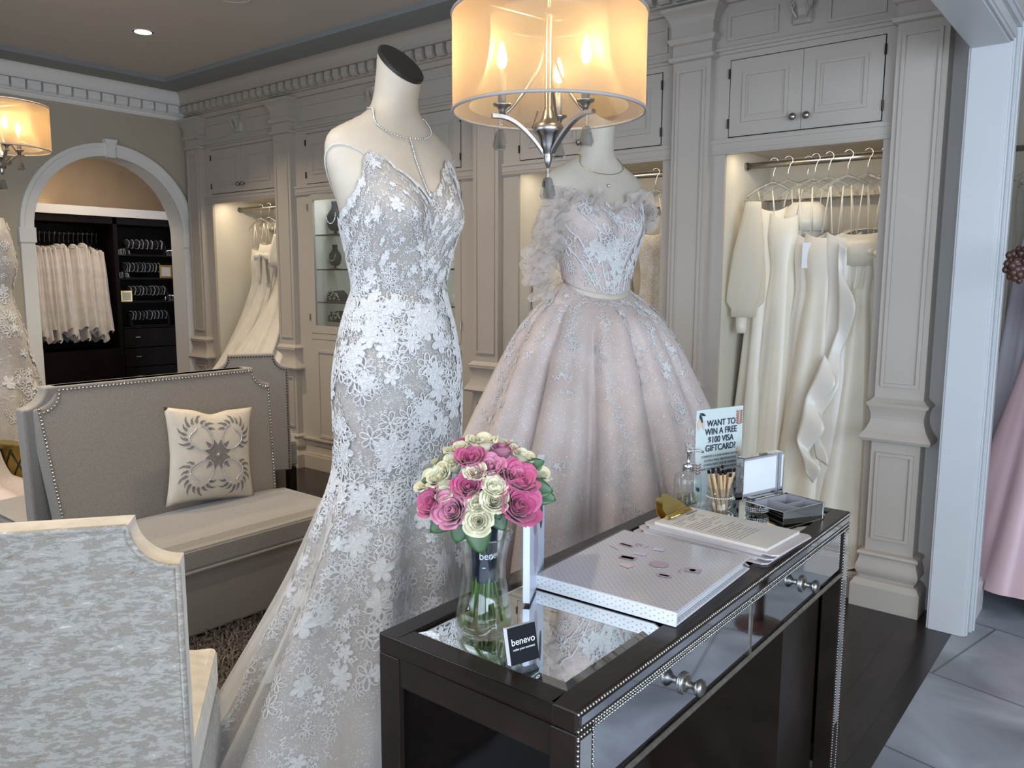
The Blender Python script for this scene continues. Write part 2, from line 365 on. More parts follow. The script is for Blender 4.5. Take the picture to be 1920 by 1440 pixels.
def spline(keys, x):
    """smooth interpolation of tuples keyed by first value"""
    ks = keys
    if x <= ks[0][0]: return ks[0][1:]
    if x >= ks[-1][0]: return ks[-1][1:]
    for i in range(len(ks) - 1):
        if ks[i][0] <= x <= ks[i + 1][0]:
            t = (x - ks[i][0]) / (ks[i + 1][0] - ks[i][0])
            p0 = ks[max(i - 1, 0)]; p1 = ks[i]; p2 = ks[i + 1]; p3 = ks[min(i + 2, len(ks) - 1)]
            out = []
            for k in range(1, len(p1)):
                m1 = (p2[k] - p0[k]) / max(p2[0] - p0[0], 1e-6) * (p2[0] - p1[0]); m2 = (p3[k] - p1[k]) / max(p3[0] - p1[0], 1e-6) * (p2[0] - p1[0])
                t2 = t * t; t3 = t2 * t
                out.append((2 * t3 - 3 * t2 + 1) * p1[k] + (t3 - 2 * t2 + t) * m1 + (-2 * t3 + 3 * t2) * p2[k] + (t3 - t2) * m2)
            return tuple(out)

XW = -6.55      # arch wall plane
YC = 3.75       # cabinet face plane
ZC = 2.93       # ceiling border
XO = -.646      # opening, salon side
XI = -.526      # opening, entrance side
YJ = 3.60       # far jamb of the opening
# ------------------------------------------------------------------ setting: floors, ceilings, walls
struct(MB().box(XW - .22, -1.4, -.05, -.56, 4.5, 0).build('floor', 'floor'))
struct(MB().box(-.56, -3.0, -.05, 3.2, 5.0, -.001).build('floor', 'tile'))
struct(MB().box(-8.8, 1.9, -.05, XW - .22, 5.0, 0).build('floor', 'floor'))
# ceiling: blue grey border and raised tray
TX0, TX1, TY0, TY1 = -6.13, -.95, -1.2, 3.35
mb = MB()
mb.box(XW - .2, TY1, ZC, XI, 4.5, ZC + .1); mb.box(XW - .2, -1.4, ZC, TX0, TY1, ZC + .1); mb.box(TX1, -1.4, ZC, XI, TY1, ZC + .1); mb.box(TX0, -1.4, ZC, TX1, TY0, ZC + .1)
struct(mb.build('ceiling', 'band'))
struct(MB().box(TX0 - .05, TY0 - .05, ZC + .03, TX1 + .05, TY1 + .05, ZC + .12).build('ceiling', 'ceil'))
struct(MB().box(XI - .001, -3.0, ZC, 3.2, 5.0, ZC + .1).build('ceiling', 'ceil'))
# arch wall
AY, AZ, RI, RO, TW = 3.086, 1.79, .587, .685, .2
def arch_pts(r, n=24): return [(AY - r * math.cos(PI * k / n), AZ + r * math.sin(PI * k / n)) for k in range(n + 1)]
mb = MB(); ap = arch_pts(RI)
for xx in (XW, XW - TW):
    pts = [(xx, -1.4, 0), (xx, AY - RI, 0)] + [(xx, a, b) for a, b in ap] + [(xx, AY - RI, 3.0), (xx, -1.4, 3.0)]
    # left field, right field, top field as strips
    mb.add([(xx, -1.4, 0), (xx, AY - RI, 0), (xx, AY - RI, 3.03), (xx, -1.4, 3.03)], [(0, 1, 2, 3)])
    mb.add([(xx, AY + RI, 0), (xx, 4.5, 0), (xx, 4.5, 3.03), (xx, AY + RI, 3.03)], [(0, 1, 2, 3)])
    for k in range(24):
        (a, b), (c, d) = ap[k], ap[k + 1]
        mb.add([(xx, a, b), (xx, c, d), (xx, c, 3.03), (xx, a, 3.03)], [(0, 1, 2, 3)])
struct(mb.build('wall_left', 'wall'))
rows = [[(x, a, b) for (a, b) in [(AY - RI, 0)] + ap + [(AY + RI, 0)]] for x in (XW + .001, XW - TW - .001)]
struct(MB().grid(rows).build('trim_1', 'trim'))
# arch casing
mb = MB()
def casing_arc(r0, r1, x1):
    rows = []
    for k in range(33):
        a = PI * k / 32; cy, cz = -math.cos(a), math.sin(a)
        rows.append([(XW, AY + r0 * cy, AZ + r0 * cz), (x1, AY + r0 * cy, AZ + r0 * cz), (x1, AY + r1 * cy, AZ + r1 * cz), (XW, AY + r1 * cy, AZ + r1 * cz)])
    mb.grid(rows, closeu=True)
casing_arc(RI, RO - .012, XW + .022); casing_arc(RO - .03, RO, XW + .032)
for s in (-1, 1):
    y0, y1 = sorted((AY + s * RI, AY + s * RO)); mb.box(XW, y0, 0, XW + .022, y1, 1.69); mb.box(XW, y0 - .008, 1.69, XW + .034, y1 + .008, 1.80)
mb.box(XW, AY - .03, AZ + RO - .11, XW + .05, AY + .03, AZ + RO + .02)
mb.prism([(AY - .035, AZ + RO - .02), (AY + .035, AZ + RO - .02), (AY + .05, AZ + RO + .03), (AY - .05, AZ + RO + .03)], 'x', XW, XW + .06)
struct(mb.build('trim_2', 'trim', bevel=.003))
# back wall behind the cabinets and the strip right of them
struct(MB().box(XW - .2, 4.42, 0, XO, 4.52, 3.03).build('wall_back', 'wall'))
struct(MB().box(-.78, 3.80, 0, XO, 4.42, 3.0).build('wall_back', 'wall_b'))
# partition with the cased opening
struct(MB().box(XO, YJ + .006, 0, XI, 3.98, 3.03).box(XO, 3.98, 0, -.632, 4.9, 3.03).box(XO, -.5, 2.33, XI, YJ + .006, 3.03).box(XO, -1.4, 0, XI, -.5, 3.03).build('wall_right', 'wall_b'))
mb = MB()
mb.box(XO - .004, YJ - .006, 0, XI + .004, YJ + .008, 2.33)                                  # jamb lining
mb.box(XO - .004, -.5, 2.322, XI + .004, YJ, 2.332)                                          # head lining
# casing on entrance side, stepped profile
for (a, b, t) in ((.0, .10, .014), (.012, .045, .020), (.06, .10, .028), (.085, .10, .034)):
    mb.box(XI, YJ + a, 0, XI + t, YJ + b, 2.33 + a); mb.box(XI, -.5, 2.33 + a, XI + t, YJ + b, 2.33 + b)
mb.box(XO - .012, YJ, 0, XO, YJ + .085, 2.42); mb.box(XO - .012, -.5, 2.33, XO, YJ + .085, 2.42)
struct(mb.build('trim_3', 'jamb', bevel=.002))
# entrance room shell
struct(MB().box(3.2, -3.0, 0, 3.3, -2.2, 3.0).box(3.2, 1.2, 0, 3.3, 5.0, 3.0).box(3.2, -2.2, 0, 3.3, 1.2, .45).box(3.2, -2.2, 2.65, 3.3, 1.2, 3.0).build('wall_entrance_east', 'wall_b'))
struct(MB().box(3.2, -2.2, .45, 3.26, 1.2, .5).box(3.2, -2.2, 2.6, 3.26, 1.2, 2.65).box(3.2, -2.2, .5, 3.26, -2.15, 2.6).box(3.2, 1.15, .5, 3.26, 1.2, 2.6).box(3.2, -.53, .5, 3.26, -.47, 2.6).build('window_3', 'trim'))
mb = MB(); mb.box(XI, -3.1, 0, 3.3, -3.0, .35).box(XI, -3.1, 2.65, 3.3, -3.0, 3.0).box(XI, -3.1, .35, -.4, -3.0, 2.65).box(3.0, -3.1, .35, 3.3, -3.0, 2.65)
struct(mb.build('wall_front', 'wall_b'))
mb = MB()
for x in (-.4, .72, 1.84, 2.95): mb.box(x, -3.09, .35, x + .05, -3.01, 2.65)
mb.box(-.4, -3.09, .35, 3.0, -3.01, .4).box(-.4, -3.09, 2.6, 3.0, -3.01, 2.65)
struct(mb.build('window_1', 'trim'))
struct(MB().box(-.7, 4.9, 0, 3.3, 5.0, 3.0).build('wall_entrance_back', 'wall'))
struct(MB().box(XW - .2, -1.5, 0, -4.0, -1.4, 3.0).box(-1.2, -1.5, 0, XI, -1.4, 3.0).box(-4.0, -1.5, 0, -1.2, -1.4, .5).box(-4, -1.5, 2.5, -1.2, -1.4, 3.0).build('wall_near', 'wall'))
struct(MB().box(-4, -1.49, .5, -3.95, -1.41, 2.5).box(-1.25, -1.49, .5, -1.2, -1.41, 2.5).box(-2.62, -1.49, .5, -2.58, -1.41, 2.5).box(-4, -1.49, .5, -1.2, -1.41, .55).box(-4, -1.49, 2.45, -1.2, -1.41, 2.5).build('window_2', 'trim'))
# crown mouldings
def crown(axis, a0, a1, plane, sgn, z0, mat, name, pitch, dw, k=1.0):
    """axis: the running axis; plane: wall plane; sgn: direction the moulding projects"""
    prof = [(0, 0), (.022, 0), (.03, .012), (.03, .03), (.05, .035), (.05, .105), (.10, .112), (.115, .125)]
    for i in range(7):
        t = i / 6 * PI / 2; prof.append((.115 + .055 * (1 - math.cos(t)), .125 + .075 * math.sin(t)))
    prof += [(0, .2)]
    poly = [(plane + sgn * p, z0 + z) for p, z in prof]
    mb = MB()
    if axis == 'y': mb.prism(poly, 'y', a0, a1)
    else: mb.prism(poly, 'x', a0, a1)
    n = int((a1 - a0 - .12) / pitch)
    for i in range(n):
        a = a1 - .16 - i * pitch if axis == 'y' else a0 + .14 + i * pitch
        # tooth with rounded outer face
        pts = [(0, .042), (.028, .040), (.044, .052), (.05, .075), (.048, .106), (0, .106)]
        pl = [(plane + sgn * (.048 + p), z0 + z) for p, z in pts]
        mb.prism(pl, axis, a - dw / 2, a + dw / 2)
    return struct(mb.build(name, mat))
crown('y', -1.4, YC, XW, 1, 2.73, 'trim', 'trim_4', .105, .088)
crown('x', XW, XO, YC, -1, 2.73, 'paint', 'trim_5', .088, .056)

# ------------------------------------------------------------------ built-in cabinetry
def panel_ring(mb, x0, z0, x1, z1, y, w=.016, d=.012, out=1):
    """a picture-frame bead standing off the face y towards the room (-y)"""
    yy = y - d * out
    mb.prism([(x0, z0), (x1, z0), (x1 - w, z0 + w), (x0 + w, z0 + w)], 'y', yy, y)
    mb.prism([(x0, z1), (x1, z1), (x1 - w, z1 - w), (x0 + w, z1 - w)], 'y', yy, y)
    mb.prism([(x0, z0), (x0, z1), (x0 + w, z1 - w), (x0 + w, z0 + w)], 'y', yy, y)
    mb.prism([(x1, z0), (x1, z1), (x1 - w, z1 - w), (x1 - w, z0 + w)], 'y', yy, y)
def frustum_stack(mb, levels, cx, yb):
    """levels: (z, half width, front y); closed tower against yb"""
    rows = [[(cx - hw, yb, z), (cx - hw, yf, z), (cx + hw, yf, z), (cx + hw, yb, z)] for z, hw, yf in levels]
    mb.grid(rows, closeu=True); mb.ngon(rows[0][::-1]); mb.ngon(rows[-1])
def pilaster(cx, label, yb=3.82, yf=3.70, cap=True):
    t = thing('pilaster', label, 'pilaster', (cx, yf, 0), 0, None)
    hw = .098
    mb = MB(); mb.box(cx - hw, yf, .25, cx + hw, yb, 2.53)
    panel_ring(mb, cx - hw + .022, .99, cx + hw - .022, 2.45, yf, .014, .010); panel_ring(mb, cx - hw + .022, .31, cx + hw - .022, .70, yf, .014, .010)
    mb.build('shaft', 'paint', t, world=True)
    mb = MB()
    lv = [(.0, .142, yf - .042), (.10, .142, yf - .042), (.125, .128, yf - .028), (.13, .112, yf - .014)]
    for i in range(9):
        s = i / 8; lv.append((.14 + .09 * s, .112 + .022 * math.sin(s * PI * 1.0) * (1 - s) + .004, yf - .016 - .02 * math.sin(s * PI) * (1 - s)))
    lv += [(.232, .122, yf - .022), (.24, .126, yf - .026), (.25, .122, yf - .022), (.256, .1, yf - .002)]
    frustum_stack(mb, lv, cx, yb); mb.build('plinth', 'paint', t, world=True)
    mb = MB(); lv = [(.745, .1, yf - .002), (.752, .138, yf - .035), (.765, .144, yf - .042), (.778, .138, yf - .035), (.79, .13, yf - .028)]
    for i in range(9):
        s = i / 8; lv.append((.79 + .115 * s, lerp(.128, .116, s) - .016 * math.sin(PI * s), yf - .026 + .016 * math.sin(PI * s)))
    lv += [(.907, .122, yf - .024), (.918, .125, yf - .026), (.926, .112, yf - .014), (.94, .1, yf - .002)]
    frustum_stack(mb, lv, cx, yb); mb.build('band', 'paint', t, world=True)
    if cap:
        mb = MB(); lv = [(2.487, .1, yf - .002), (2.493, .116, yf - .018), (2.51, .118, yf - .02), (2.515, .102, yf - .004), (2.565, .102, yf - .004), (2.572, .115, yf - .018), (2.595, .125, yf - .028), (2.60, .108, yf - .01), (2.655, .110, yf - .012)]
        for i in range(6):
            s = i / 5; lv.append((2.66 + .06 * s, .115 + .035 * s * s, yf - .015 - .035 * s * s))
        lv += [(2.735, .152, yf - .052)]
        frustum_stack(mb, lv, cx, yb); mb.build('capital', 'paint', t, world=True)
    return t
pilaster(-6.392, 'carved greige pilaster in the corner right beside the white arch')
pilaster(-5.165, 'carved greige pilaster between the first closet and the glass jewellery cabinet')
pilaster(-3.18, 'carved greige pilaster right of the glass cabinet, behind the two display gowns')
pilaster(-1.865, 'carved greige pilaster between the closet behind the blush gown and the satin gown closet')
pilaster(-.845, 'carved greige pilaster beside the white cased opening, right of the satin gowns')

def cab_door(root, x0, x1, z0, z1, knob, hinge):
    d = MB(); w = .062; y = YC - .004
    d.box(x0, y, z0, x1, YC + .016, z1)
    o = d.build('door', 'paint', root, world=True)
    m = MB(); panel_ring(m, x0 + w, z0 + w, x1 - w, z1 - w, y, .016, .007)
    m.box(x0 + w + .03, y - .004, z0 + w + .03, x1 - w - .03, y, z1 - w - .03)
    p = m.build('raised_panel', 'paint', None, world=False); p.parent = o; p.data.transform(Matrix.Translation(-Vector(root.location)))
    k = MB(); kx = x1 - .03 if knob == 'r' else x0 + .03; kz = z0 + .055
    k.lathe([(.005, 0), (.005, .012), (.014, .018), (.017, .026), (.012, .034), (0, .036)], n=16)
    k.xf(Matrix.Translation((kx, y, kz)) @ Matrix.Rotation(PI / 2, 4, 'X'))
    kk = k.build('knob', 'nickel', None, smooth=True); kk.parent = o; kk.data.transform(Matrix.Translation(-Vector(root.location))); kk['label'] = 'round nickel knob'
    for hz in (z0 + .06, z1 - .06):
        hx = x0 - .004 if hinge == 'l' else x1 + .004
        hh = MB().tube([(hx, y - .005, hz - .022), (hx, y - .005, hz + .022)], .005, 8).build('hinge', 'bronze', None); hh.parent = o; hh.data.transform(Matrix.Translation(-Vector(root.location)))
    return o
def gap(mb, x0, x1, z0, z1):
    """black sheet standing in for the shade in the gaps around the doors"""
    mb.box(x0 - .004, YC - .0015, z0 - .004, x1 + .004, YC + .002, z1 + .004)
def corbel(root, cx):
    mb = MB()
    prof = [(2.575, .018), (2.59, .03), (2.61, .022), (2.64, .026), (2.67, .045), (2.69, .05), (2.70, .03)]
    rows = [[(cx - .045 - .01 * math.sin(i), YC, z), (cx - .04, YC - d * .7, z), (cx - .015, YC - d, z), (cx + .015, YC - d, z), (cx + .04, YC - d * .7, z), (cx + .045 + .01 * math.sin(i), YC, z)] for i, (z, d) in enumerate(prof)]
    mb.grid(rows); mb.ngon([rows[0][k] for k in range(6)]); mb.ngon([rows[-1][k] for k in range(6)][::-1])
    for s in (-1, 1):
        for k in range(3):
            a = k * .9; mb.tube([(cx + s * (.02 + .012 * k), YC - .03, 2.60 + .02 * k), (cx + s * (.035 + .008 * k), YC - .045, 2.63 + .02 * k), (cx + s * (.028), YC - .04, 2.655 + .015 * k)], .006, 6)
        mb.ball((cx + s * .035, YC - .035, 2.685), .014, 8)
    mb.build('corbel', 'paint', root, smooth=False, world=True)
def bay(x0, x1, o0, o1, label, kind):
    r = thing('built_in_wardrobe' if kind == 'closet' else 'display_cabinet', label, 'wardrobe' if kind == 'closet' else 'display cabinet', ((x0 + x1) / 2, YC, 0))
    f = MB(); D = YC + .02
    f.box(x0, YC, 0, o0, D, 2.735); f.box(o1, YC, 0, x1, D, 2.735)            # stiles
    f.box(o0, YC, 2.04, o1, D, 2.735)                                        # header, doors zone and frieze
    if kind == 'closet': f.box(o0, YC, 0, o1, D, .11)
    # ledges
    f.box(x0, YC - .012, 2.04, x1, YC, 2.105); f.box(x0, YC - .018, 2.092, x1, YC, 2.108); f.box(x0, YC - .016, 2.06, x1, YC, 2.068); f.box(x0, YC - .016, 2.046, x1, YC, 2.05)
    f.box(x0, YC - .024, 2.515, x1, YC, 2.528); f.box(x0, YC - .012, 2.50, x1, YC, 2.515)
    f.box(x0, YC - .03, 0, x1, YC, .10); f.box(x0, YC - .018, .10, x1, YC, .118); f.box(x0, YC - .022, .222, x1, YC, .236) if kind != 'closet' else None
    cx = (x0 + x1) / 2
    panel_ring(f, x0 + .06, 2.56, cx - .11, 2.68, YC, .014, .009); panel_ring(f, cx + .11, 2.56, x1 - .06, 2.68, YC, .014, .009)
    f.build('face_frame', 'paint', r, world=True)
    corbel(r, cx)
    g = MB(); n = 2; X0, X1 = (o0 + .015, o1 - .015) if kind == 'closet' else (o0 + .0, o1 - .0)
    gap(g, X0, X1, 2.12, 2.468); g.build('door_gap_shade', 'black', r, world=True)  # black backing paints the shaded gap lines between the doors
    mid = (X0 + X1) / 2
    cab_door(r, X0, mid - .001, 2.12, 2.468, 'r', 'l'); cab_door(r, mid + .001, X1, 2.12, 2.468, 'l', 'r')
    # carcass
    b = MB(); e = .02
    b.box(o0 - e, D, .0, o0, 4.36, 2.10).box(o1, D, .0, o1 + e, 4.36, 2.10).box(o0 - e, 4.34, 0, o1 + e, 4.36, 2.10).box(o0 - e, D, 2.08, o1 + e, 4.36, 2.10)
    b.box(o0, D, .09, o1, 4.34, .11)
    if kind == 'closet': b.box(o0, 4.25, 1.86, o1, 4.34, 1.94)
    b.build('carcass', 'inner', r, world=True)
    return r
b1 = bay(-6.294, -5.263, -6.20, -5.30, 'built-in wardrobe of tulle gowns nearest the white arch', 'closet')
b2 = bay(-5.067, -3.278, -4.93, -3.42, 'built-in glass-fronted cabinet of jewellery on black busts', 'glass')
b3 = bay(-3.082, -1.963, -2.97, -2.035, 'built-in wardrobe of beaded lace gowns behind the blush ball gown', 'closet')
b4 = bay(-1.767, -.943, -1.70, -.985, 'built-in wardrobe of ivory satin gowns beside the cased opening', 'closet')
def closet_lights(r, x0, x1, warm=True, power=5):
    MB().box(x0 + .03, YC + .03, 2.06, x1 - .03, YC + .055, 2.078).build('light_strip', 'strip' if warm else 'stripc', r, world=True)
    area('closet_light', ((x0 + x1) / 2, YC + .08, 2.05), ((x0 + x1) / 2, YC + .38, .9), (x1 - x0) * .85, .05, power, WARMW if warm else (.8, .9, 1))
closet_lights(b1, -6.20, -5.30, True, 1.9); closet_lights(b3, -2.97, -2.035, True, 1.3); closet_lights(b4, -1.70, -.985, True, .9)
closet_lights(b2, -4.93, -3.42, False, 4)
def rod(x0, x1, label):
    t = thing('clothes_rod', label, 'clothes rod', ((x0 + x1) / 2, 4.0, 2.01))
    MB().tube([(x0 + .002, 4.0, 2.01), (x1 - .002, 4.0, 2.01)], .016, 16).build('pole', 'nickel', t, smooth=True, world=True)
    for x in (x0 + .006, x1 - .006): MB().tube([(x - .006, 4.0, 2.01), (x + .006, 4.0, 2.01)], .021, 16).build('flange', 'nickel', t, world=True)
rod(-6.20, -5.30, 'nickel clothes rod in the wardrobe beside the arch')
rod(-2.97, -2.035, 'nickel clothes rod in the wardrobe behind the blush ball gown')
rod(-1.70, -.985, 'nickel clothes rod holding the ivory satin gowns')
# glass cabinet: doors, lower doors, shelves
def glass_cabinet():
    r = b2
    f = MB(); xm = -4.175
    f.box(-4.93, YC, .99, -3.42, YC + .02, 1.03); f.box(-4.93, YC, .11, -3.42, YC + .02, .17)
    f.build('rail', 'paint', r, world=True)
    for (a, b, hin) in ((-4.93, xm, 'l'), (xm, -3.42, 'r')):
        d = MB(); y = YC - .003; w = .055
        d.box(a + .002, y, 1.035, a + w, YC + .016, 2.035).box(b - w, y, 1.035, b - .002, YC + .016, 2.035).box(a + w, y, 1.035, b - w, YC + .016, 1.09).box(a + w, y, 2.0, b - w, YC + .016, 2.035)
        o = d.build('glass_door', 'paint', r, world=True)
        g = MB().box(a + w, YC + .004, 1.09, b - w, YC + .008, 2.0).build('pane', 'glass', None); g.parent = o; g.data.transform(Matrix.Translation(-Vector(r.location)))
        for hz in (1.15, 1.95):
            hx = a - .003 if hin == 'l' else b + .003
            hh = MB().tube([(hx, y - .005, hz - .025), (hx, y - .005, hz + .025)], .005, 8).build('hinge', 'silver', None); hh.parent = o; hh.data.transform(Matrix.Translation(-Vector(r.location)))
        d = MB(); d.box(a + .002, y, .175, b - .002, YC + .016, .985); panel_ring(d, a + .07, .25, b - .07, .91, y, .018, .009)
        d.build('lower_door', 'paint', r, world=True)
    for z in (1.26, 1.50, 1.75):
        MB().box(-4.93, YC + .04, z - .004, -3.42, 4.33, z + .004).build('glass_shelf', 'glass', r, world=True)
        MB().box(-4.93, YC + .036, z - .005, -3.42, YC + .040, z + .005).build('shelf_edge', 'bronze', r, world=True)
glass_cabinet()

# ------------------------------------------------------------------ jewellery in the glass cabinet
def neck_bust(x, y, z, label, s=1.0, rot=0):
    t = thing('necklace_bust', label, 'jewellery bust', (x, y, z), rot)
    mb = MB(); mb.lathe([(.05, 0), (.05, .006), (.012, .012), (.012, .03)], n=20)
    rows = []
    for zz, hw, dd in ((.03, .035, .02), (.05, .062, .03), (.09, .078, .034), (.13, .072, .032), (.155, .045, .026), (.175, .026, .02), (.2, .024, .02), (.215, .03, .022)):
        rows.append([(hw * math.cos(2 * PI * k / 20), dd * math.sin(2 * PI * k / 20), zz) for k in range(20)])
    mb.grid(rows, closeu=True); mb.ngon(rows[-1]); mb.xf(Matrix.Scale(s, 4)); mb.build('stand', 'blackvel', t, smooth=True)
    nb = MB()
    for k in range(17):
        a = PI + PI * k / 16; nb.ball((.048 * math.cos(a) * s, (-.036 - .002) * s, (.135 + .062 * math.sin(a)) * s), .0042 * s, 6)
    nb.build('necklace', 'bead', t, smooth=True)
    return t
neck_bust(-4.835, 3.92, 1.754, 'black velvet bust with a pearl necklace on the top glass shelf', 1.15)
neck_bust(-4.86, 3.93, 1.504, 'small black necklace stand on the middle glass shelf', .85)
neck_bust(-3.60, 3.95, 1.754, 'black velvet bust seen right of the lace gown', 1.0)
def ring_tray(x, y, z, label, hat=False):
    t = thing('jewellery_tray', label, 'jewellery tray', (x, y, z))
    MB().prism([(-.09, 0), (.09, 0), (.075, .055), (.03, .085), (-.07, .07)], 'y', -.04, .04).build('cushion', 'blackvel', t, bevel=.008)
    nb = MB()
    for k in range(26):
        nb.ball((-.07 + .0056 * k, -.045, .045 + .022 * math.sin(k * .7) + random.uniform(-.01, .012)), .0045, 6)
    nb.tube([(-.07, -.044, .06), (-.03, -.044, .085), (.03, -.044, .06), (.07, -.044, .03)], .003, 5); nb.build('jewels', 'bead', t, smooth=True)
ring_tray(-4.83, 3.92, 1.264, 'black cushion strewn with a crystal hair vine on the lower glass shelf')
ring_tray(-4.82, 3.92, 1.112, 'black tray of rhinestone clips on the floor of the glass cabinet')
def folded(x, y, z, label):
    t = thing('gift_box', label, 'box', (x, y, z)); h = 0
    for k in range(1): MB().box(-.07, -.06, 0, .07, .06, .05).build('box_base', 'cream', t, bevel=.003); MB().box(-.073, -.063, .05, .073, .063, .075).build('lid', 'white', t, bevel=.003)
folded(-3.53, 3.93, 1.504, 'pale gift box on the middle shelf right of the lace gown'); folded(-3.53, 3.93, 1.264, 'pale gift box on the lower shelf right of the lace gown')

# ------------------------------------------------------------------ hangers and hanging gowns
def make_hanger(loc, rz, label, group, metal=False, w=.20):
    t = thing('hanger', label, 'hanger', loc, rz, group)
    hk = [(0, 0, -.10), (0, 0, -.055)]
    for k in range(10):
        a = -PI * .35 + (PI * 1.25) * k / 9; hk.append((.020 * math.cos(a) + .0, 0, -.003 + .021 * math.sin(a)))
    MB().tube(hk, .0018, 6).build('hook', 'chrome', t, smooth=True)
    pts = [(-w, 0, -.195), (-w * .93, 0, -.165), (-w * .6, 0, -.135), (-w * .25, 0, -.112), (0, 0, -.098), (w * .25, 0, -.112), (w * .6, 0, -.135), (w * .93, 0, -.165), (w, 0, -.195)]
    mb = MB().tube(pts, .008, 8); mb.tube([(-w * .92, 0, -.17), (-w * .88, 0, -.2), (-w * .78, 0, -.19)], .005, 6); mb.tube([(w * .92, 0, -.17), (w * .88, 0, -.2), (w * .78, 0, -.19)], .005, 6)
    mb.build('shoulder_bar', 'bronze' if metal else 'hanger', t, smooth=True)
    return t
def short_label(s):
    w_ = s.split()[:15]
    while w_[-1].strip(',') in ('in', 'the', 'of', 'and', 'with', 'a', 'from', 'by', 'on', 'at', 'its', 'over', 'out', 'left', 'beside', 'half', 'inside', 'against', 'satin', 'right', 'behind') and len(w_) > 8: w_.pop()
    return ' '.join(w_).rstrip(',')
def gown_rows(keys, nf, seed, nu=72, nv=40, famp=1.0, sharp=1.6, lean=(0, 0)):
    """keys: (z, half width, half depth, cx, cy, fold amplitude)"""
    rnd = random.Random(seed); ph = [rnd.uniform(0, 6.28) for _ in range(6)]; z0 = keys[0][0]; z1 = keys[-1][0]
    kk = sorted(keys); rows = []
    for j in range(nv + 1):
        z = lerp(z0, z1, j / nv); hw, hd, cx, cy, fa = spline(kk, z)
        row = []; s = j / nv
        for i in range(nu):
            a = 2 * PI * i / nu
            w1 = math.sin(nf * a + ph[0] + .5 * math.sin(2.3 * s + ph[1])); w1 = (abs(w1) ** (1 / sharp)) * (1 if w1 > 0 else -1)
            w2 = math.sin((nf * 1.7 // 1) * a + ph[2] + s * 1.3); w3 = math.sin(3 * a + ph[3] + 4 * s)
            k = 1 + famp * fa * (.65 * w1 + .25 * w2 + .25 * w3)
            row.append((cx + lean[0] * s * s + hw * k * math.cos(a), cy + lean[1] * s * s + hd * k * math.sin(a), z + (.012 * w1 * fa * 6 if j == nv else 0)))
        rows.append(row)
    return rows
def hang_gown(label, x, y, mat, rz=0, ztop=1.80, zb=.25, bust=.10, waist=.07, hem=.17, nf=7, seed=1, group='gowns hanging in the closets', lean=(0, 0), straps=True, hem_d=None, dep=.55, hz=2.01, name='hanging_gown', hanger=True, bustz=.10, hlabel=None, hgroup=None, metal=False, strapw=.0025, fz=.06, extra=None):
    t = thing(name, label, 'gown', (x, y, 0), rz, group)
    hd = hem_d or hem * .75
    L = ztop - zb
    keys = [(ztop, bust * .9, bust * dep * .8, 0, 0, .01), (ztop - bustz, bust, bust * dep * 1.15, 0, 0, .015), (ztop - .26, waist, waist * .8, 0, 0, fz), (ztop - .42, waist * 1.25, waist * 1.0, 0, 0, fz * 1.3), (ztop - L * .62, lerp(waist, hem, .55), lerp(waist, hd, .55), 0, 0, fz * 2.2), (zb, hem, hd, 0, 0, fz * 3)]
    rows = gown_rows(keys, nf, seed, lean=lean)
    # sweetheart top
    n = len(rows[0])
    for i in range(n):
        a = 2 * PI * i / n; dz = .035 * abs(math.sin(a * 1.0)) if straps else 0
        px, py, pz = rows[0][i]; rows[0][i] = (px, py, pz + .03 * abs(math.cos(a)) ** 2 - .02)
    mb = MB().grid(rows, closeu=True); o = mb.build('dress_body', mat, t, smooth=True)
    if straps:
        for s in (-1, 1):
            sm = MB()
            for q in (-1, 1): sm.tube([(s * bust * .62, q * bust * dep * .5, ztop + .0), (s * .07, 0, hz - .13)], strapw, 6)
            sm.build('strap', mat, t, smooth=True)
    if extra: extra(t, ztop)
    if hanger:
        make_hanger((x, y, hz + .0125), rz, hlabel or short_label('clear hanger of the ' + label), hgroup or 'clear hangers on the rods', metal, .13)
    return t
def sleeve_part(t, sx, z0, z1, mat, r0=.035, r1=.075, cuff=True, y=-.03):
    rows = []
    for j in range(16):
        s = j / 15; r = lerp(r0, r1, math.sin(s * PI * .62) ** 1.2); z = lerp(z0, z1, s)
        if s > .93: r *= .7
        rows.append([(sx + (r * (1 + .10 * math.sin(7 * a + 2 * s) * min(1, s * 2) + .03 * math.sin(13 * a + 9 * s))) * math.cos(a) - .03 * s, y + r * .8 * math.sin(a), z) for a in [2 * PI * k / 56 for k in range(56)]])
    m = MB().grid(rows, closeu=True); m.ngon(rows[0]); m.ngon(rows[-1]); m.build('puff_sleeve', mat, t, smooth=True)
    if cuff: MB().lathe([(.028, 0), (.026, -.05), (.024, -.08)], (sx - .035, y, z1), 16).build('cuff', 'satin', t, smooth=True)
def ruffle(t, pts, width, mat, seed, name='ruffle', amp=.03, n=60):
    """a falling ruffle along a path"""
    rnd = random.Random(seed); P = [Vector(p) for p in pts]; rows = []
    for i in range(n + 1):
        s = i / n * (len(P) - 1); k = min(int(s), len(P) - 2); p = P[k].lerp(P[k + 1], s - k); row = []
        for j in range(7):
            q = j / 6; wv = math.sin(i * .30 + seed) * amp * q; row.append((p.x + width * (.6 + .4 * math.sin(PI * i / n)) * q + wv * .7, p.y - .015 - .02 * q - wv * .8, p.z - width * .5 * q + wv * .25))
        rows.append(row)
    return MB().grid(rows).build(name, mat, t, smooth=True, solid=.001)
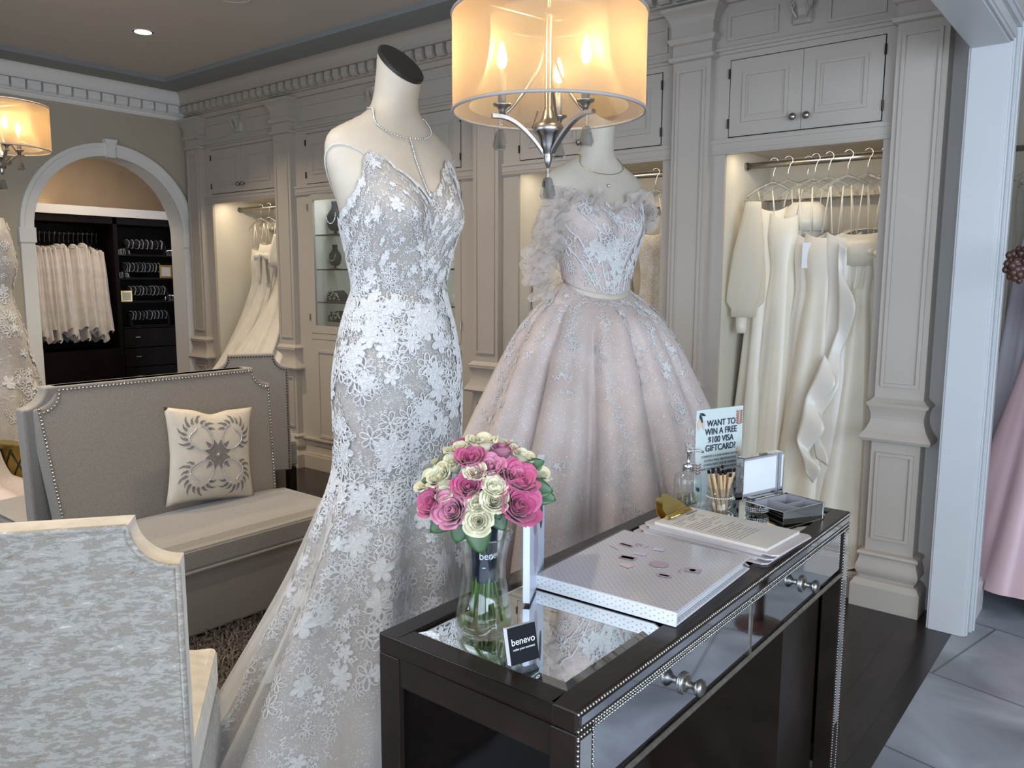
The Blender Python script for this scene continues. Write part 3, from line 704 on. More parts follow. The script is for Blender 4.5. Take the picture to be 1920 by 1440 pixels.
def bow(t, x, y, z, s, mat):
    mb = MB()
    for sg in (-1, 1):
        rows = []
        for i in range(9):
            u = i / 8; hh = .012 + .05 * math.sin(u * PI * .8) * 1; rows.append([(x + sg * s * u, y - .02 - .03 * math.sin(PI * u) * math.cos(v), z + hh * s * 12 * .08 * 10 * .1 * math.sin(v) * 10 * .5 - .02 * u) for v in [2 * PI * k / 12 for k in range(12)]])
        mb.grid(rows, closeu=True)
        rows = [[(x + sg * (.01 + .02 * u + .04 * q), y - .03 - .01 * math.sin(9 * q), z - s * 2.2 * u) for q in (0, .33, .66, 1)] for u in [k / 6 for k in range(7)]]
        mb.grid(rows)
    mb.ball((x, y - .03, z), .018, 8); mb.build('bow', mat, t, smooth=True)
# closet of ivory satin gowns (right)
g = hang_gown('sheer puff-sleeved ivory gown hanging leftmost in the satin closet', -1.555, 4.0, 'satin', .5, 1.80, .20, .085, .07, .16, 6, 11, lean=(-.03, -.05))
sleeve_part(g, -.10, 1.82, 1.26, 'organza2', .035, .085, True, -.10)
hang_gown('plain V-neck ivory crepe gown hanging second from left in the satin closet', -1.475, 3.98, 'satin', .25, 1.76, .16, .085, .062, .15, 5, 12, lean=(-.04, -.04))
g = hang_gown('ivory gown with wide folded off-shoulder collar, third from left in the satin closet', -1.40, 4.04, 'satin', .3, 1.72, .2, .09, .06, .13, 5, 13)
MB().grid([[(.10 * math.cos(a) * k, .065 * math.sin(a) * k, z) for a in [2 * PI * i / 24 for i in range(24)]] for z, k in ((1.82, .62), (1.80, .85), (1.74, 1.08), (1.68, 1.12), (1.68, 1.02))], closeu=True).build('collar', 'satin', g, smooth=True)
g = hang_gown('glossy ivory satin gown carrying a white price tag in the satin closet', -1.345, 3.98, 'satin2', .2, 1.66, .18, .075, .06, .12, 6, 14, lean=(-.05, -.02))
MB().box(-.03, -.075, 1.50, .015, -.072, 1.62).build('price_tag', 'white', g)
g = hang_gown('full ivory satin gown with smooth bodice at the centre of the satin closet', -1.275, 3.96, 'satin', .1, 1.66, .16, .10, .075, .17, 5, 15, lean=(-.06, -.05))
g = hang_gown('ivory satin gown with a long cascading side ruffle in the satin closet', -1.185, 3.95, 'satin2', .25, 1.66, .16, .085, .06, .14, 5, 16, lean=(-.02, -.05))
ruffle(g, [(-.02, -.07, 1.62), (-.01, -.08, 1.42), (.0, -.085, 1.22), (-.06, -.10, 1.0), (-.10, -.14, .8), (-.06, -.17, .62)], .062, 'satin2', 3)
ruffle(g, [(-.05, -.10, 1.10), (-.12, -.13, .9), (-.15, -.16, .7), (-.10, -.18, .55)], .085, 'satin2', 5, amp=.03)
g = hang_gown('ivory mermaid gown with a broad folded cuff neckline in the satin closet', -1.10, 3.96, 'satin', -.1, 1.64, .12, .08, .05, .16, 4, 17, lean=(.0, -.08))
MB().grid([[(.09 * math.cos(a) * k, .06 * math.sin(a) * k, z + .02 * math.sin(a)) for a in [2 * PI * i / 24 for i in range(24)]] for z, k in ((1.66, .9), (1.67, 1.05), (1.60, 1.16), (1.53, 1.14), (1.53, 1.0))], closeu=True).build('cuff_neckline', 'satin', g, smooth=True)
g = hang_gown('ivory gown tied with a large bow, second from right in the satin closet', -1.035, 3.98, 'satin', -.2, 1.60, .14, .07, .05, .13, 5, 18)
bow(g, .0, -.05, 1.57, .075, 'satin')
hang_gown('ivory gown half hidden by the frame, rightmost in the satin closet', -1.005, 4.05, 'satin2', 0, 1.75, .2, .018, .016, .02, 4, 19, dep=2.6, hem_d=.16, group='gowns hanging in the closets')
# closet behind the ball gown
g = hang_gown('long-sleeved silver beaded lace gown hanging left in the closet behind the ball gown', -2.82, 3.98, 'beaded', .3, 1.82, .25, .10, .08, .15, 6, 21)
sleeve_part(g, -.09, 1.80, 1.2, 'beaded', .035, .045, False, -.05)
hang_gown('champagne beaded gown hanging middle in the closet behind the ball gown', -2.45, 4.0, 'beaded', .6, 1.78, .25, .10, .08, .18, 7, 22)
hang_gown('taupe beaded lace gown hanging right in the closet behind the ball gown', -2.20, 3.98, 'beaded', .2, 1.70, .22, .09, .07, .13, 7, 23)
hang_gown('ivory lace gown hanging rightmost in the closet behind the ball gown', -2.105, 3.99, 'tullegown', .2, 1.74, .22, .06, .05, .10, 8, 24)
# closet by the arch: tulle gowns with skirts pulled out into the room
hang_gown('pale tulle gown leftmost in the closet by the arch, its skirt swept left', -5.86, 3.98, 'tullegown', .2, 1.68, .25, .11, .08, .24, 9, 31, lean=(-.30, -.42), hem_d=.16)
g = hang_gown('ivory gown with ruched organza skirt and big bow in the closet by the arch', -5.70, 3.95, 'tullegown', .1, 1.72, .22, .12, .07, .20, 12, 32, lean=(-.42, -.55), hem_d=.2)
bow(g, .0, -.07, 1.62, .10, 'tullegown')
hang_gown('sequinned ivory gown hanging third in the closet by the arch', -5.56, 3.98, 'beaded', .2, 1.70, .25, .10, .07, .18, 9, 33, lean=(-.30, -.40))
g = hang_gown('wide glitter tulle gown spread out over the chair in the closet by the arch', -5.42, 3.93, 'tullegown', .1, 1.74, .35, .11, .08, .34, 11, 34, lean=(-.18, -.55), hem_d=.22)
sleeve_part(g, -.05, 1.78, 1.52, 'tullegown', .05, .085, False, -.05)

# ------------------------------------------------------------------ surfaces and lace
class Surf:
    """bilinear sampling of a grid of points, u around, v down"""
    def __init__(s, rows): s.G = np.array(rows, float); s.nv, s.nu, _ = s.G.shape
    def P(s, u, v):
        u = (u / (2 * PI) % 1) * s.nu; v = min(max(v, 0), 1) * (s.nv - 1); i = int(u); j = min(int(v), s.nv - 2); a = u - i; b = v - j
        i0 = i % s.nu; i1 = (i + 1) % s.nu; G = s.G
        return (G[j, i0] * (1 - a) + G[j, i1] * a) * (1 - b) + (G[j + 1, i0] * (1 - a) + G[j + 1, i1] * a) * b
    def frame(s, u, v):
        e = .02; p = s.P(u, v); du = (s.P(u + e, v) - s.P(u - e, v)) / (2 * e); dv = (s.P(u, min(v + e, 1)) - s.P(u, max(v - e, 0))) / (min(v + e, 1) - max(v - e, 0))
        n = np.cross(dv, du); n /= (np.linalg.norm(n) + 1e-9)
        c = s.G[min(int(v * (s.nv - 1)), s.nv - 1)].mean(0)
        if np.dot(n, p - c) < 0: n = -n
        return p, n, np.linalg.norm(du) + 1e-6, np.linalg.norm(dv) + 1e-6
def motif(mb, S, u0, v0, rot, pts, faces, lift=.0035):
    p, n, eu, ev = S.frame(u0, v0); ca, sa = math.cos(rot), math.sin(rot); vs = []
    for a, b, h in pts:
        x = a * ca - b * sa; y = a * sa + b * ca
        q = S.P(u0 + x / eu, v0 + y / ev) + n * (lift + h); vs.append(tuple(q))
    mb.add(vs, faces)
def strip_shape(line, w, h=0, closed=False):
    """flat ribbon following a 2D line; returns pts and faces"""
    pts = []; n = len(line)
    for i, (x, y) in enumerate(line):
        x0, y0 = line[(i - 1) % n if closed else max(i - 1, 0)]; x1, y1 = line[(i + 1) % n if closed else min(i + 1, n - 1)]
        tx, ty = x1 - x0, y1 - y0; l = math.hypot(tx, ty) + 1e-9; nx, ny = -ty / l * w, tx / l * w
        pts += [(x + nx, y + ny, h), (x, y, h + w * .8), (x - nx, y - ny, h)]
    fs = []
    for i in range(n if closed else n - 1):
        a = 3 * i; b = 3 * ((i + 1) % n); fs += [(a, b, b + 1, a + 1), (a + 1, b + 1, b + 2, a + 2)]
    return pts, fs
def flower_shape(r, petals=6, w=.0013, solid=True):
    P = []; F = []
    for k in range(petals):
        a0 = 2 * PI * k / petals; ln = []
        for i in range(9):
            t = i / 8; rr = r * (.18 + .82 * math.sin(PI * t) ** .7); a = a0 + (t - .5) * (2 * PI / petals) * 1.0
            ln.append((rr * math.cos(a), rr * math.sin(a)))
        p, f = strip_shape(ln, w, .001); o = len(P); P += p; F += [tuple(i + o for i in q) for q in f]
        if solid:
            o = len(P); P += [(.1 * r * math.cos(a0), .1 * r * math.sin(a0), .0005)] + [(x * .93, y * .93, .0012 if 0 < j < 8 else 0) for j, (x, y) in enumerate(ln)]
            F += [(o, o + 1 + i, o + 2 + i) for i in range(8)]
    o = len(P); m = 6
    P += [(0, 0, .005)] + [(.16 * r * math.cos(2 * PI * k / m), .16 * r * math.sin(2 * PI * k / m), .002) for k in range(m)]; F += [(o, o + 1 + k, o + 1 + (k + 1) % m) for k in range(m)]
    return P, F
def sprig_shape(L, leaves=5, curl=.6, w=.001, rnd=random):
    P = []; F = []; ln = []; x = y = 0; a = 0
    N = 10
    for i in range(N + 1):
        ln.append((x, y)); x += L / N * math.cos(a); y += L / N * math.sin(a); a += curl / N * 2
    p, f = strip_shape(ln, w * 1.1, .0005); P += p; F += f
    for k in range(leaves):
        i = int((k + 1) / (leaves + .5) * N); bx, by = ln[i]; s = 1 if k % 2 else -1; aa = curl * i / N * 2 + s * .9; l = L * .22 * (1 - .3 * k / leaves); ww = l * .26
        o = len(P)
        q = [(0, 0, .001), (.35 * l, ww, .001), (.75 * l, ww * .7, .001), (l, 0, .0015), (.75 * l, -ww * .7, .001), (.35 * l, -ww, .001), (.5 * l, 0, .003)]
        P += [(bx + x_ * math.cos(aa) - y_ * math.sin(aa), by + x_ * math.sin(aa) + y_ * math.cos(aa), h) for x_, y_, h in q]
        F += [(o + 6, o + i2, o + (i2 + 1) % 6) for i2 in range(6)]
    return P, F
def scatter_lace(S, spots, seed, vis=None):
    """spots: list of (kind, u, v, rot, size)"""
    mb = MB(); rnd = random.Random(seed)
    fl = [flower_shape(1, 6, .06, False), flower_shape(1, 5, .055), flower_shape(1, 7, .055, False)]; sp = [sprig_shape(1, 7, c, .022) for c in (.5, -.8, 1.6, -1.9)]
    for kind, u, v, rot, size in spots:
        P, F = rnd.choice(fl) if kind == 'f' else rnd.choice(sp)
        motif(mb, S, u, v, rot, [(a * size, b * size, h * (size if kind == 'x' else min(size, .03)) + (.002 if kind == 'f' else 0)) for a, b, h in P], F)
    return mb

# ------------------------------------------------------------------ mannequin
def torso_rows(nu=64):
    """local: +x is the front; z measured from the waist"""
    keys = [(-.34, .155, .120, -.01), (-.22, .172, .125, -.005), (-.10, .152, .110, 0), (0, .128, .095, .004), (.08, .142, .102, .008), (.16, .160, .106, .010), (.23, .177, .104, .006), (.29, .195, .094, -.002), (.345, .205, .080, -.010), (.385, .200, .070, -.014), (.412, .180, .064, -.017), (.435, .140, .060, -.016), (.455, .104, .058, -.012), (.475, .077, .056, -.008), (.50, .062, .055, -.002), (.56, .056, .055, .008), (.66, .055, .055, .020)]
    keys = [(z, w * 1.06, d * 1.06, c) for z, w, d, c in keys]
    rows = []; N = 60; zs = [lerp(-.34, .66, j / N) for j in range(N + 1)]
    for z in zs:
        wy, dx, cx = spline(keys, z); row = []
        for i in range(nu):
            a = 2 * PI * i / nu; c, s = math.cos(a), math.sin(a)
            e = 1
            x = cx + dx * (abs(c) ** e) * (1 if c > 0 else -1); y = wy * (abs(s) ** e) * (1 if s > 0 else -1)
            if c > 0:     # bust
                for sg in (-1, 1):
                    d2 = ((y - sg * .075) / .058) ** 2 + ((z - .20) / (.062 if z < .2 else .085)) ** 2; x += .058 * math.exp(-d2) * min(1, c * 2)
            else:         # shoulder blades, hollow of the back
                x += .012 * math.exp(-((z - .02) / .1) ** 2) * (-c)
            row.append((x, y, z))
        rows.append(row)
    return rows
TR = torso_rows()
def mannequin(loc, rz, label, waist, top=.60):
    t = thing('mannequin', label, 'mannequin', (loc[0], loc[1], 0), rz)
    rows = [[(x, y, z + waist) for x, y, z in r] for r in TR]
    # slanted neck cut
    n = len(rows[0]); rows2 = []
    for r in rows:
        rr = []
        for (x, y, z) in r:
            cut = waist + top - (x - .015) * .95
            if z - waist > .5: rr.append((x, y, waist + .5 + (z - waist - .5) / .16 * (cut - waist - .5)))
            else: rr.append((x, y, z))
        rows2.append(rr)
    mb = MB().grid(rows2, closeu=True); mb.ngon(rows2[0])
    # rounded arm stumps
    mb.build('torso', 'manne', t, smooth=True)
    cp = rows2[-1]; c = Vector((sum(p[0] for p in cp) / n, sum(p[1] for p in cp) / n, sum(p[2] for p in cp) / n)); nrm = Vector((.95, 0, 1)).normalized()
    m2 = MB(); ring = [tuple(c + (Vector(p) - c) * 1.02 + nrm * .001) for p in cp]; ring2 = [tuple(c + (Vector(p) - c) * 1.02 + nrm * .009) for p in cp]; ring3 = [tuple(c + (Vector(p) - c) * .96 + nrm * .012) for p in cp]
    m2.grid([ring, ring2, ring3], closeu=True); m2.ngon(ring3); m2.build('neck_cap', 'cap', t)
    # pole and base under the skirt
    MB().lathe([(.17, 0), (.17, .012), (.03, .02), (.02, .03), (.02, waist - .34)], n=24).build('stand', 'nickel', t, smooth=True)
    return t
W1 = 1.415; P1 = (-1.665, 1.565); A1 = R(-4)
W2 = 1.43; P2 = (-1.715, 2.645); A2 = R(-22)
mannequin(P1, A1, 'ivory headless mannequin wearing the lace mermaid gown', W1)
mannequin(P2, A2, 'ivory headless mannequin wearing the blush ball gown', W2, .655)

def torso_at(z, a):
    """point on the torso at height z (rel waist) and angle a"""
    j = (z + .34) / 1.0 * 60; j0 = max(0, min(59, int(j))); f = j - j0; i = (a / (2 * PI) % 1) * 64; i0 = int(i) % 64; g = i - int(i)
    def L(r): p, q = Vector(r[i0]), Vector(r[(i0 + 1) % 64]); return p.lerp(q, g)
    return L(TR[j0]).lerp(L(TR[j0 + 1]), f)
def necktop(a, plunge, peak, back, side):
    """height (rel waist) of the bodice edge at angle a, a=0 front"""
    d = abs((a + PI) % (2 * PI) - PI)
    keys = [(0, plunge), (.25, lerp(plunge, peak, .45)), (.62, peak), (1.0, lerp(peak, side, .55)), (1.6, side), (2.4, back), (3.15, back)]
    return spline(keys, d)[0]

# ------------------------------------------------------------------ lace mermaid gown
def mermaid():
    t = thing('wedding_gown', 'sparkling ivory lace mermaid gown with thin straps on the nearer mannequin', 'gown', (*P1, 0), A1)
    nu = 120; nvb = 26; rows = []
    for j in range(nvb):
        s = j / nvb; row = []
        for i in range(nu):
            a = 2 * PI * i / nu; zt = necktop(a, .235, .355, .16, .20) + .004 * math.sin(23 * a) + .004 * math.sin(37 * a)
            z = lerp(zt, -.02, s); p = torso_at(z, a); c = Vector((.0, 0, z)); d = (p - c); d.z = 0
            p = c + d * (1 + .006 / max(d.length, .01)) + Vector((0, 0, W1)); row.append(tuple(p))
        rows.append(row)
    # skirt: z, half depth x, half width y, centre x, centre y, fold
    keys = [(-.03, .114, .147, .003, 0, 0), (-.12, .136, .172, 0, 0, 0), (-.24, .152, .192, -.004, 0, .0), (-.38, .154, .191, -.006, 0, .01), (-.50, .155, .188, -.008, -.005, .03), (-.62, .175, .215, -.012, -.02, .06), (-.78, .215, .265, -.015, -.035, .09), (-.95, .26, .32, -.03, -.055, .12), (-1.15, .32, .385, -.05, -.08, .13), (-1.41, .39, .47, -.08, -.11, .13)]
    ks = sorted(keys); nvs = 74
    for j in range(nvs + 1):
        s = j / nvs; z = lerp(-.03, -1.41, s); dx, wy, cx, cy, fa = spline(ks, z); row = []
        for i in range(nu):
            a = 2 * PI * i / nu; w1 = math.sin(9 * a + .8 + .4 * math.sin(3 * s)); w2 = math.sin(14 * a + 2 + s); w = .75 * (abs(w1) ** .8) * (1 if w1 > 0 else -1) + .3 * w2
            k = 1 + fa * w; x = cx + dx * k * math.cos(a); y = cy + wy * k * math.sin(a); x = min(x, .47)
            row.append((x, y, z + W1))
        rows.append(row)
    mb = MB().grid(rows, closeu=True); mb.build('dress_body', 'gown1', t, smooth=True)
    S = Surf(rows); rnd = random.Random(5); sp = []; NV = len(rows) - 1; vb = nvb / NV
    def vis(u): return True
    for _ in range(900):   # dense bodice
        u = rnd.uniform(-2.1, 1.5); v = rnd.uniform(.0, vb * 1.15); q = rnd.random()
        sp.append(('f', u, v, rnd.uniform(0, 6.28), rnd.uniform(.009, .019)) if q < .34 else ('s', u, v, rnd.uniform(0, 6.28), rnd.uniform(.02, .034)))
    for _ in range(70):    # scalloped edge at the neckline
        u = -2.3 + 4.4 * _ / 70; sp.append(('f', u, rnd.uniform(.0, .012), rnd.uniform(0, 6), rnd.uniform(.009, .015)))
    for _ in range(1500):   # skirt, thinning down
        v = vb + (1 - vb) * rnd.random() ** 1.25 * .74; u = rnd.uniform(-2.3, 1.5); sp.append(('f' if rnd.random() < .3 else 's', u, v, rnd.uniform(0, 6.28), rnd.uniform(.009, .016) if rnd.random() < .35 else rnd.uniform(.022, .038)))
    for k in range(15):    # trailing vines down the flare
        u = -2.4 + k * .26 + rnd.uniform(-.08, .08); v = .48
        while v < .985:
            for _ in range(2):
                if rnd.random() < .8: sp.append(('s', u + rnd.uniform(-.06, .06), v + rnd.uniform(-.01, .01), PI / 2 + rnd.uniform(-1.1, 1.1), rnd.uniform(.03, .06)))
            if rnd.random() < .55: sp.append(('f', u + rnd.uniform(-.05, .05), v, rnd.uniform(0, 6), rnd.uniform(.012, .024)))
            v += .02; u += rnd.uniform(-.04, .04)
    sp = [q if q[0] == 'f' else ('s', q[1], q[2], q[3], q[4]) for q in sp]
    sp = [(k, u, v, r, s) if k == 'f' else (k, u, v, r, s) for k, u, v, r, s in sp]
    scatter_lace(S, sp, 9).build('lace_applique', 'lace', t)
    # sheer overskirt
    r2 = []
    for j in range(30, nvs + 1, 2):
        s = (j - 30) / (nvs - 30); base = rows[nvb + j]; row = []
        for i in range(nu):
            x, y, z = base[i]; a = 2 * PI * i / nu; k = 1.03 + .17 * s * (1 if y < 0 else .5) + .02 * math.sin(11 * a + 2 * s)
            row.append((min(x * k, .50), y * k, z))
        r2.append(row)
    MB().grid(r2, closeu=True).build('tulle_overskirt', 'tulle', t, smooth=True)
    # straps over the shoulders
    for s in (-1, 1):
        st = MB(); pts = []
        for k in range(15):
            q = k / 14; a = s * lerp(.66, 2.45, q); z = lerp(.33, .17, q) + (.100) * math.sin(PI * min(1, q * 1.0)) ** .7
            z = min(z, .435); p = torso_at(z, a); d = Vector((p.x, p.y, 0)); p = p + d.normalized() * .004 + Vector((0, 0, W1)); pts.append(p)
        st.tube(pts, .0018, 6)
        st.build('strap', 'lace', t, smooth=True)
mermaid()
def torso_path(pts, off=.004):
    out = []
    for a, z in pts:
        p = torso_at(z, a); d = Vector((p.x, p.y, 0)).normalized(); out.append(p + d * off)
    return out
def necklace(P, A, Wz, label, long=True, mat='bead', r=.0032):
    t = thing('necklace', label, 'necklace', (*P, 0), A)
    mb = MB(); cen = (0.02, .40)
    loop = []
    for k in range(41):
        a = -PI + 2 * PI * k / 40; d = abs(a); z = .478 - .075 * max(0, math.cos(a)) ** 2.2 if d < PI / 2 else .478 + .01 * (d - PI / 2)
        loop.append((a, z))
    pts = torso_path(loop)
    n = 130 if long else 60
    if not long: mb.tube([p + Vector((0, 0, Wz)) for p in pts], .0012, 5)
    else:
        for i in range(n):
            s = i / n * 40; k = int(s); p = pts[k].lerp(pts[k + 1], s - k); mb.ball(tuple(p + Vector((0, 0, Wz))), r, 6)
    drop = torso_path([(0, z) for z in [lerp(.403, .25 if long else .36, k / 10) for k in range(11)]], .006)
    if long:
        for i in range(34):
            s = i / 34 * 10; k = int(s); p = drop[k].lerp(drop[k + 1], s - k); mb.ball(tuple(p + Vector((0, 0, Wz))), r * .95, 6)
    mb.build('chain', mat, t, smooth=True)
    MB().ball(tuple(drop[-1] + Vector((.004, 0, Wz))), .008 if long else .005, 8, 1.4).build('pendant', 'bead', t, smooth=True)
necklace(P1, A1, W1, 'rhinestone lariat necklace with a long drop on the nearer mannequin')
necklace(P2, A2, W2, 'fine chain necklace with a small pendant on the farther mannequin', False, 'gold')

# ------------------------------------------------------------------ blush ball gown
def ballgown():
    t = thing('ball_gown', 'blush tulle ball gown with pleated skirt and white floral lace', 'gown', (*P2, 0), A2)
    nu = 160; nvb = 20; rows = []
    for j in range(nvb):
        s = j / nvb; row = []
        for i in range(nu):
            a = 2 * PI * i / nu; zt = necktop(a, .285, .325, .2, .24) + .008 * math.sin(19 * a) + .006 * math.sin(31 * a)
            d0 = abs((a + PI) % (2 * PI) - PI); zb = -.06 * max(0, math.cos(d0)) - .0
            z = lerp(zt, zb, s); p = torso_at(z, a); c = Vector((0, 0, z)); d = p - c; d.z = 0; p = c + d * (1 + .008 / d.length) + Vector((0, 0, W2)); row.append(tuple(p))
        rows.append(row)
    MB().grid(rows, closeu=True).build('bodice', 'gown2', t, smooth=True)
    Sb = Surf(rows); sk = []; nvs = 60
    keys = sorted([(0, .108, .140, 0), (-.04, .15, .18, .03), (-.12, .225, .255, .055), (-.25, .305, .34, .09), (-.40, .385, .41, .105), (-.60, .475, .50, .115), (-.85, .56, .60, .12), (-1.1, .63, .67, .12), (-1.39, .68, .74, .12)])
    for j in range(nvs + 1):
        s = j / nvs; zr = -1.39 * s ** 1.15; dx, wy, fa = spline(keys, zr); row = []
        for i in range(nu):
            a = 2 * PI * i / nu; d0 = abs((a + PI) % (2 * PI) - PI); z = zr - .06 * max(0, math.cos(d0)) * max(0, 1 - s * 8)
            q = (12 * a / (2 * PI) + .12 * math.sin(3 * s)) % 1; prof = (1 - abs(2 * q - 1) ** 5) * 1.9 - 1.5   # rounded box pleats
            prof += .14 * math.sin(27 * a + 3 * s)
            k = 1 + fa * prof; x = dx * k * math.cos(a); y = wy * k * math.sin(a); row.append((x, y, z + W2))
        sk.append(row)
    # keep clear of the console table
    ca, sa = math.cos(A2), math.sin(A2)
    for row in sk:
        for i, (x, y, z) in enumerate(row):
            wx = P2[0] + x * ca - y * sa; wy_ = P2[1] + x * sa + y * ca
            if wx > -1.115 and wy_ < 2.45:
                wx = -1.115; dx_ = wx - P2[0]; dy_ = wy_ - P2[1]; row[i] = (dx_ * ca + dy_ * sa, -dx_ * sa + dy_ * ca, z)
            elif wy_ > 3.60:
                wy_ = 3.60; dx_ = wx - P2[0]; dy_ = wy_ - P2[1]; row[i] = (dx_ * ca + dy_ * sa, -dx_ * sa + dy_ * ca, z)
    MB().grid(sk, closeu=True).build('skirt', 'gown2', t, smooth=True)
    Sk = Surf(sk); rnd = random.Random(8); sp = []
    for _ in range(300): sp.append(('s' if rnd.random() < .75 else 'f', rnd.uniform(-1.5, 1.5) * rnd.random() ** .3, rnd.uniform(0, 1), rnd.uniform(-2.4, -.7), rnd.uniform(.02, .042) if rnd.random() < .7 else .013))
    for _ in range(36): sp.append(('s', 0 + rnd.uniform(-.25, .25), rnd.uniform(.4, 1), PI / 2 + rnd.uniform(-.8, .8), rnd.uniform(.03, .05)))
    scatter_lace(Sb, sp, 3).build('bodice_lace', 'lace', t)
    bn = MB()   # boning channels
    for a0, a1 in ((-1.25, -.30), (-1.75, -.42), (-.75, -.12), (.55, .15), (1.1, .35)):
        pts = [Vector(Sb.P(lerp(a0, a1, k / 12), lerp(.12, .98, k / 12))) for k in range(13)]
        bn.tube([p + Vector((p.x, p.y, 0)).normalized() * .003 for p in pts], .0035, 6)
    bn.build('boning', 'lace', t, smooth=True)
    sp = []
    for k in range(15):
        u = -2.5 + k * .34 + rnd.uniform(-.08, .08); v = rnd.uniform(.0, .05); run = 1
        while v < .99:
            if run > 0:
                for _ in range(2):
                    if rnd.random() < .8: sp.append(('s', u + rnd.uniform(-.05, .05), v, PI / 2 + rnd.uniform(-.8, .8), rnd.uniform(.03, .06)))
                if rnd.random() < .3: sp.append(('f', u + rnd.uniform(-.05, .05), v, rnd.uniform(0, 6), rnd.uniform(.012, .024)))
            v += .022; u += rnd.uniform(-.03, .03); run += rnd.choice((-.35, .22, .2)) ; run = max(-.8, min(run, .8))
    for _ in range(150): sp.append(('s', rnd.uniform(-2.5, 1.8), rnd.uniform(.45, 1), PI / 2 + rnd.uniform(-1, 1), rnd.uniform(.02, .05)))
    scatter_lace(Sk, sp, 4).build('skirt_lace', 'lace', t)
    # organza flowers along the neckline and down one side
    of = MB()
    def puff(c, r, n):
        nonlocal of
        of = MB()
        for k in range(n):
            az = rnd.uniform(0, 2 * PI); el = rnd.uniform(-.9, 1.3); d = Vector((math.cos(az) * math.cos(el), math.sin(az) * math.cos(el), math.sin(el)))
            u = d.orthogonal().normalized(); v = d.cross(u); rr = []
            for j in range(5):
                q = j / 4; wv = r * .55 * math.sin(PI * min(.92, q * .8 + .12)); rr.append([c + d * (r * (.15 + .95 * q)) + u * (wv * s) + v * (r * .16 * math.cos(s * 3 + k) * q) for s in (-1, -.5, 0, .5, 1)])
            of.grid(rr)
        of.build('organza_flower', 'organza', t, smooth=True)
    for a, v, r, n in ((-1.15, .03, .05, 12), (-.75, .02, .045, 11), (-.35, .03, .04, 9), (.0, .06, .032, 7), (.35, .03, .038, 9), (.75, .02, .045, 10), (1.15, .05, .05, 11), (-1.5, .10, .055, 12), (-1.62, .32, .062, 13), (-1.72, .52, .062, 13), (-1.6, .20, .05, 10), (-1.85, .70, .05, 10)):
        p = Sb.P(a, v); d = Vector((p[0], p[1], 0)).normalized(); puff(Vector(p) + d * .018, r, n)
    # drooping organza sleeve at her right side
    of = MB(); 
    for k in range(13):
        q = k / 12; c = Vector((.035 + .03 * math.sin(5 * q), -.195 - .075 * math.sin(PI * q * .75), W2 + .30 - .33 * q)); puff(c, .052 + .018 * math.sin(PI * q), 9)
    of = MB()
    for k in range(5):
        q = k / 4; puff(Vector((.05, .185 + .02 * math.sin(PI * q), W2 + .31 - .10 * q)), .045, 8)
ballgown()

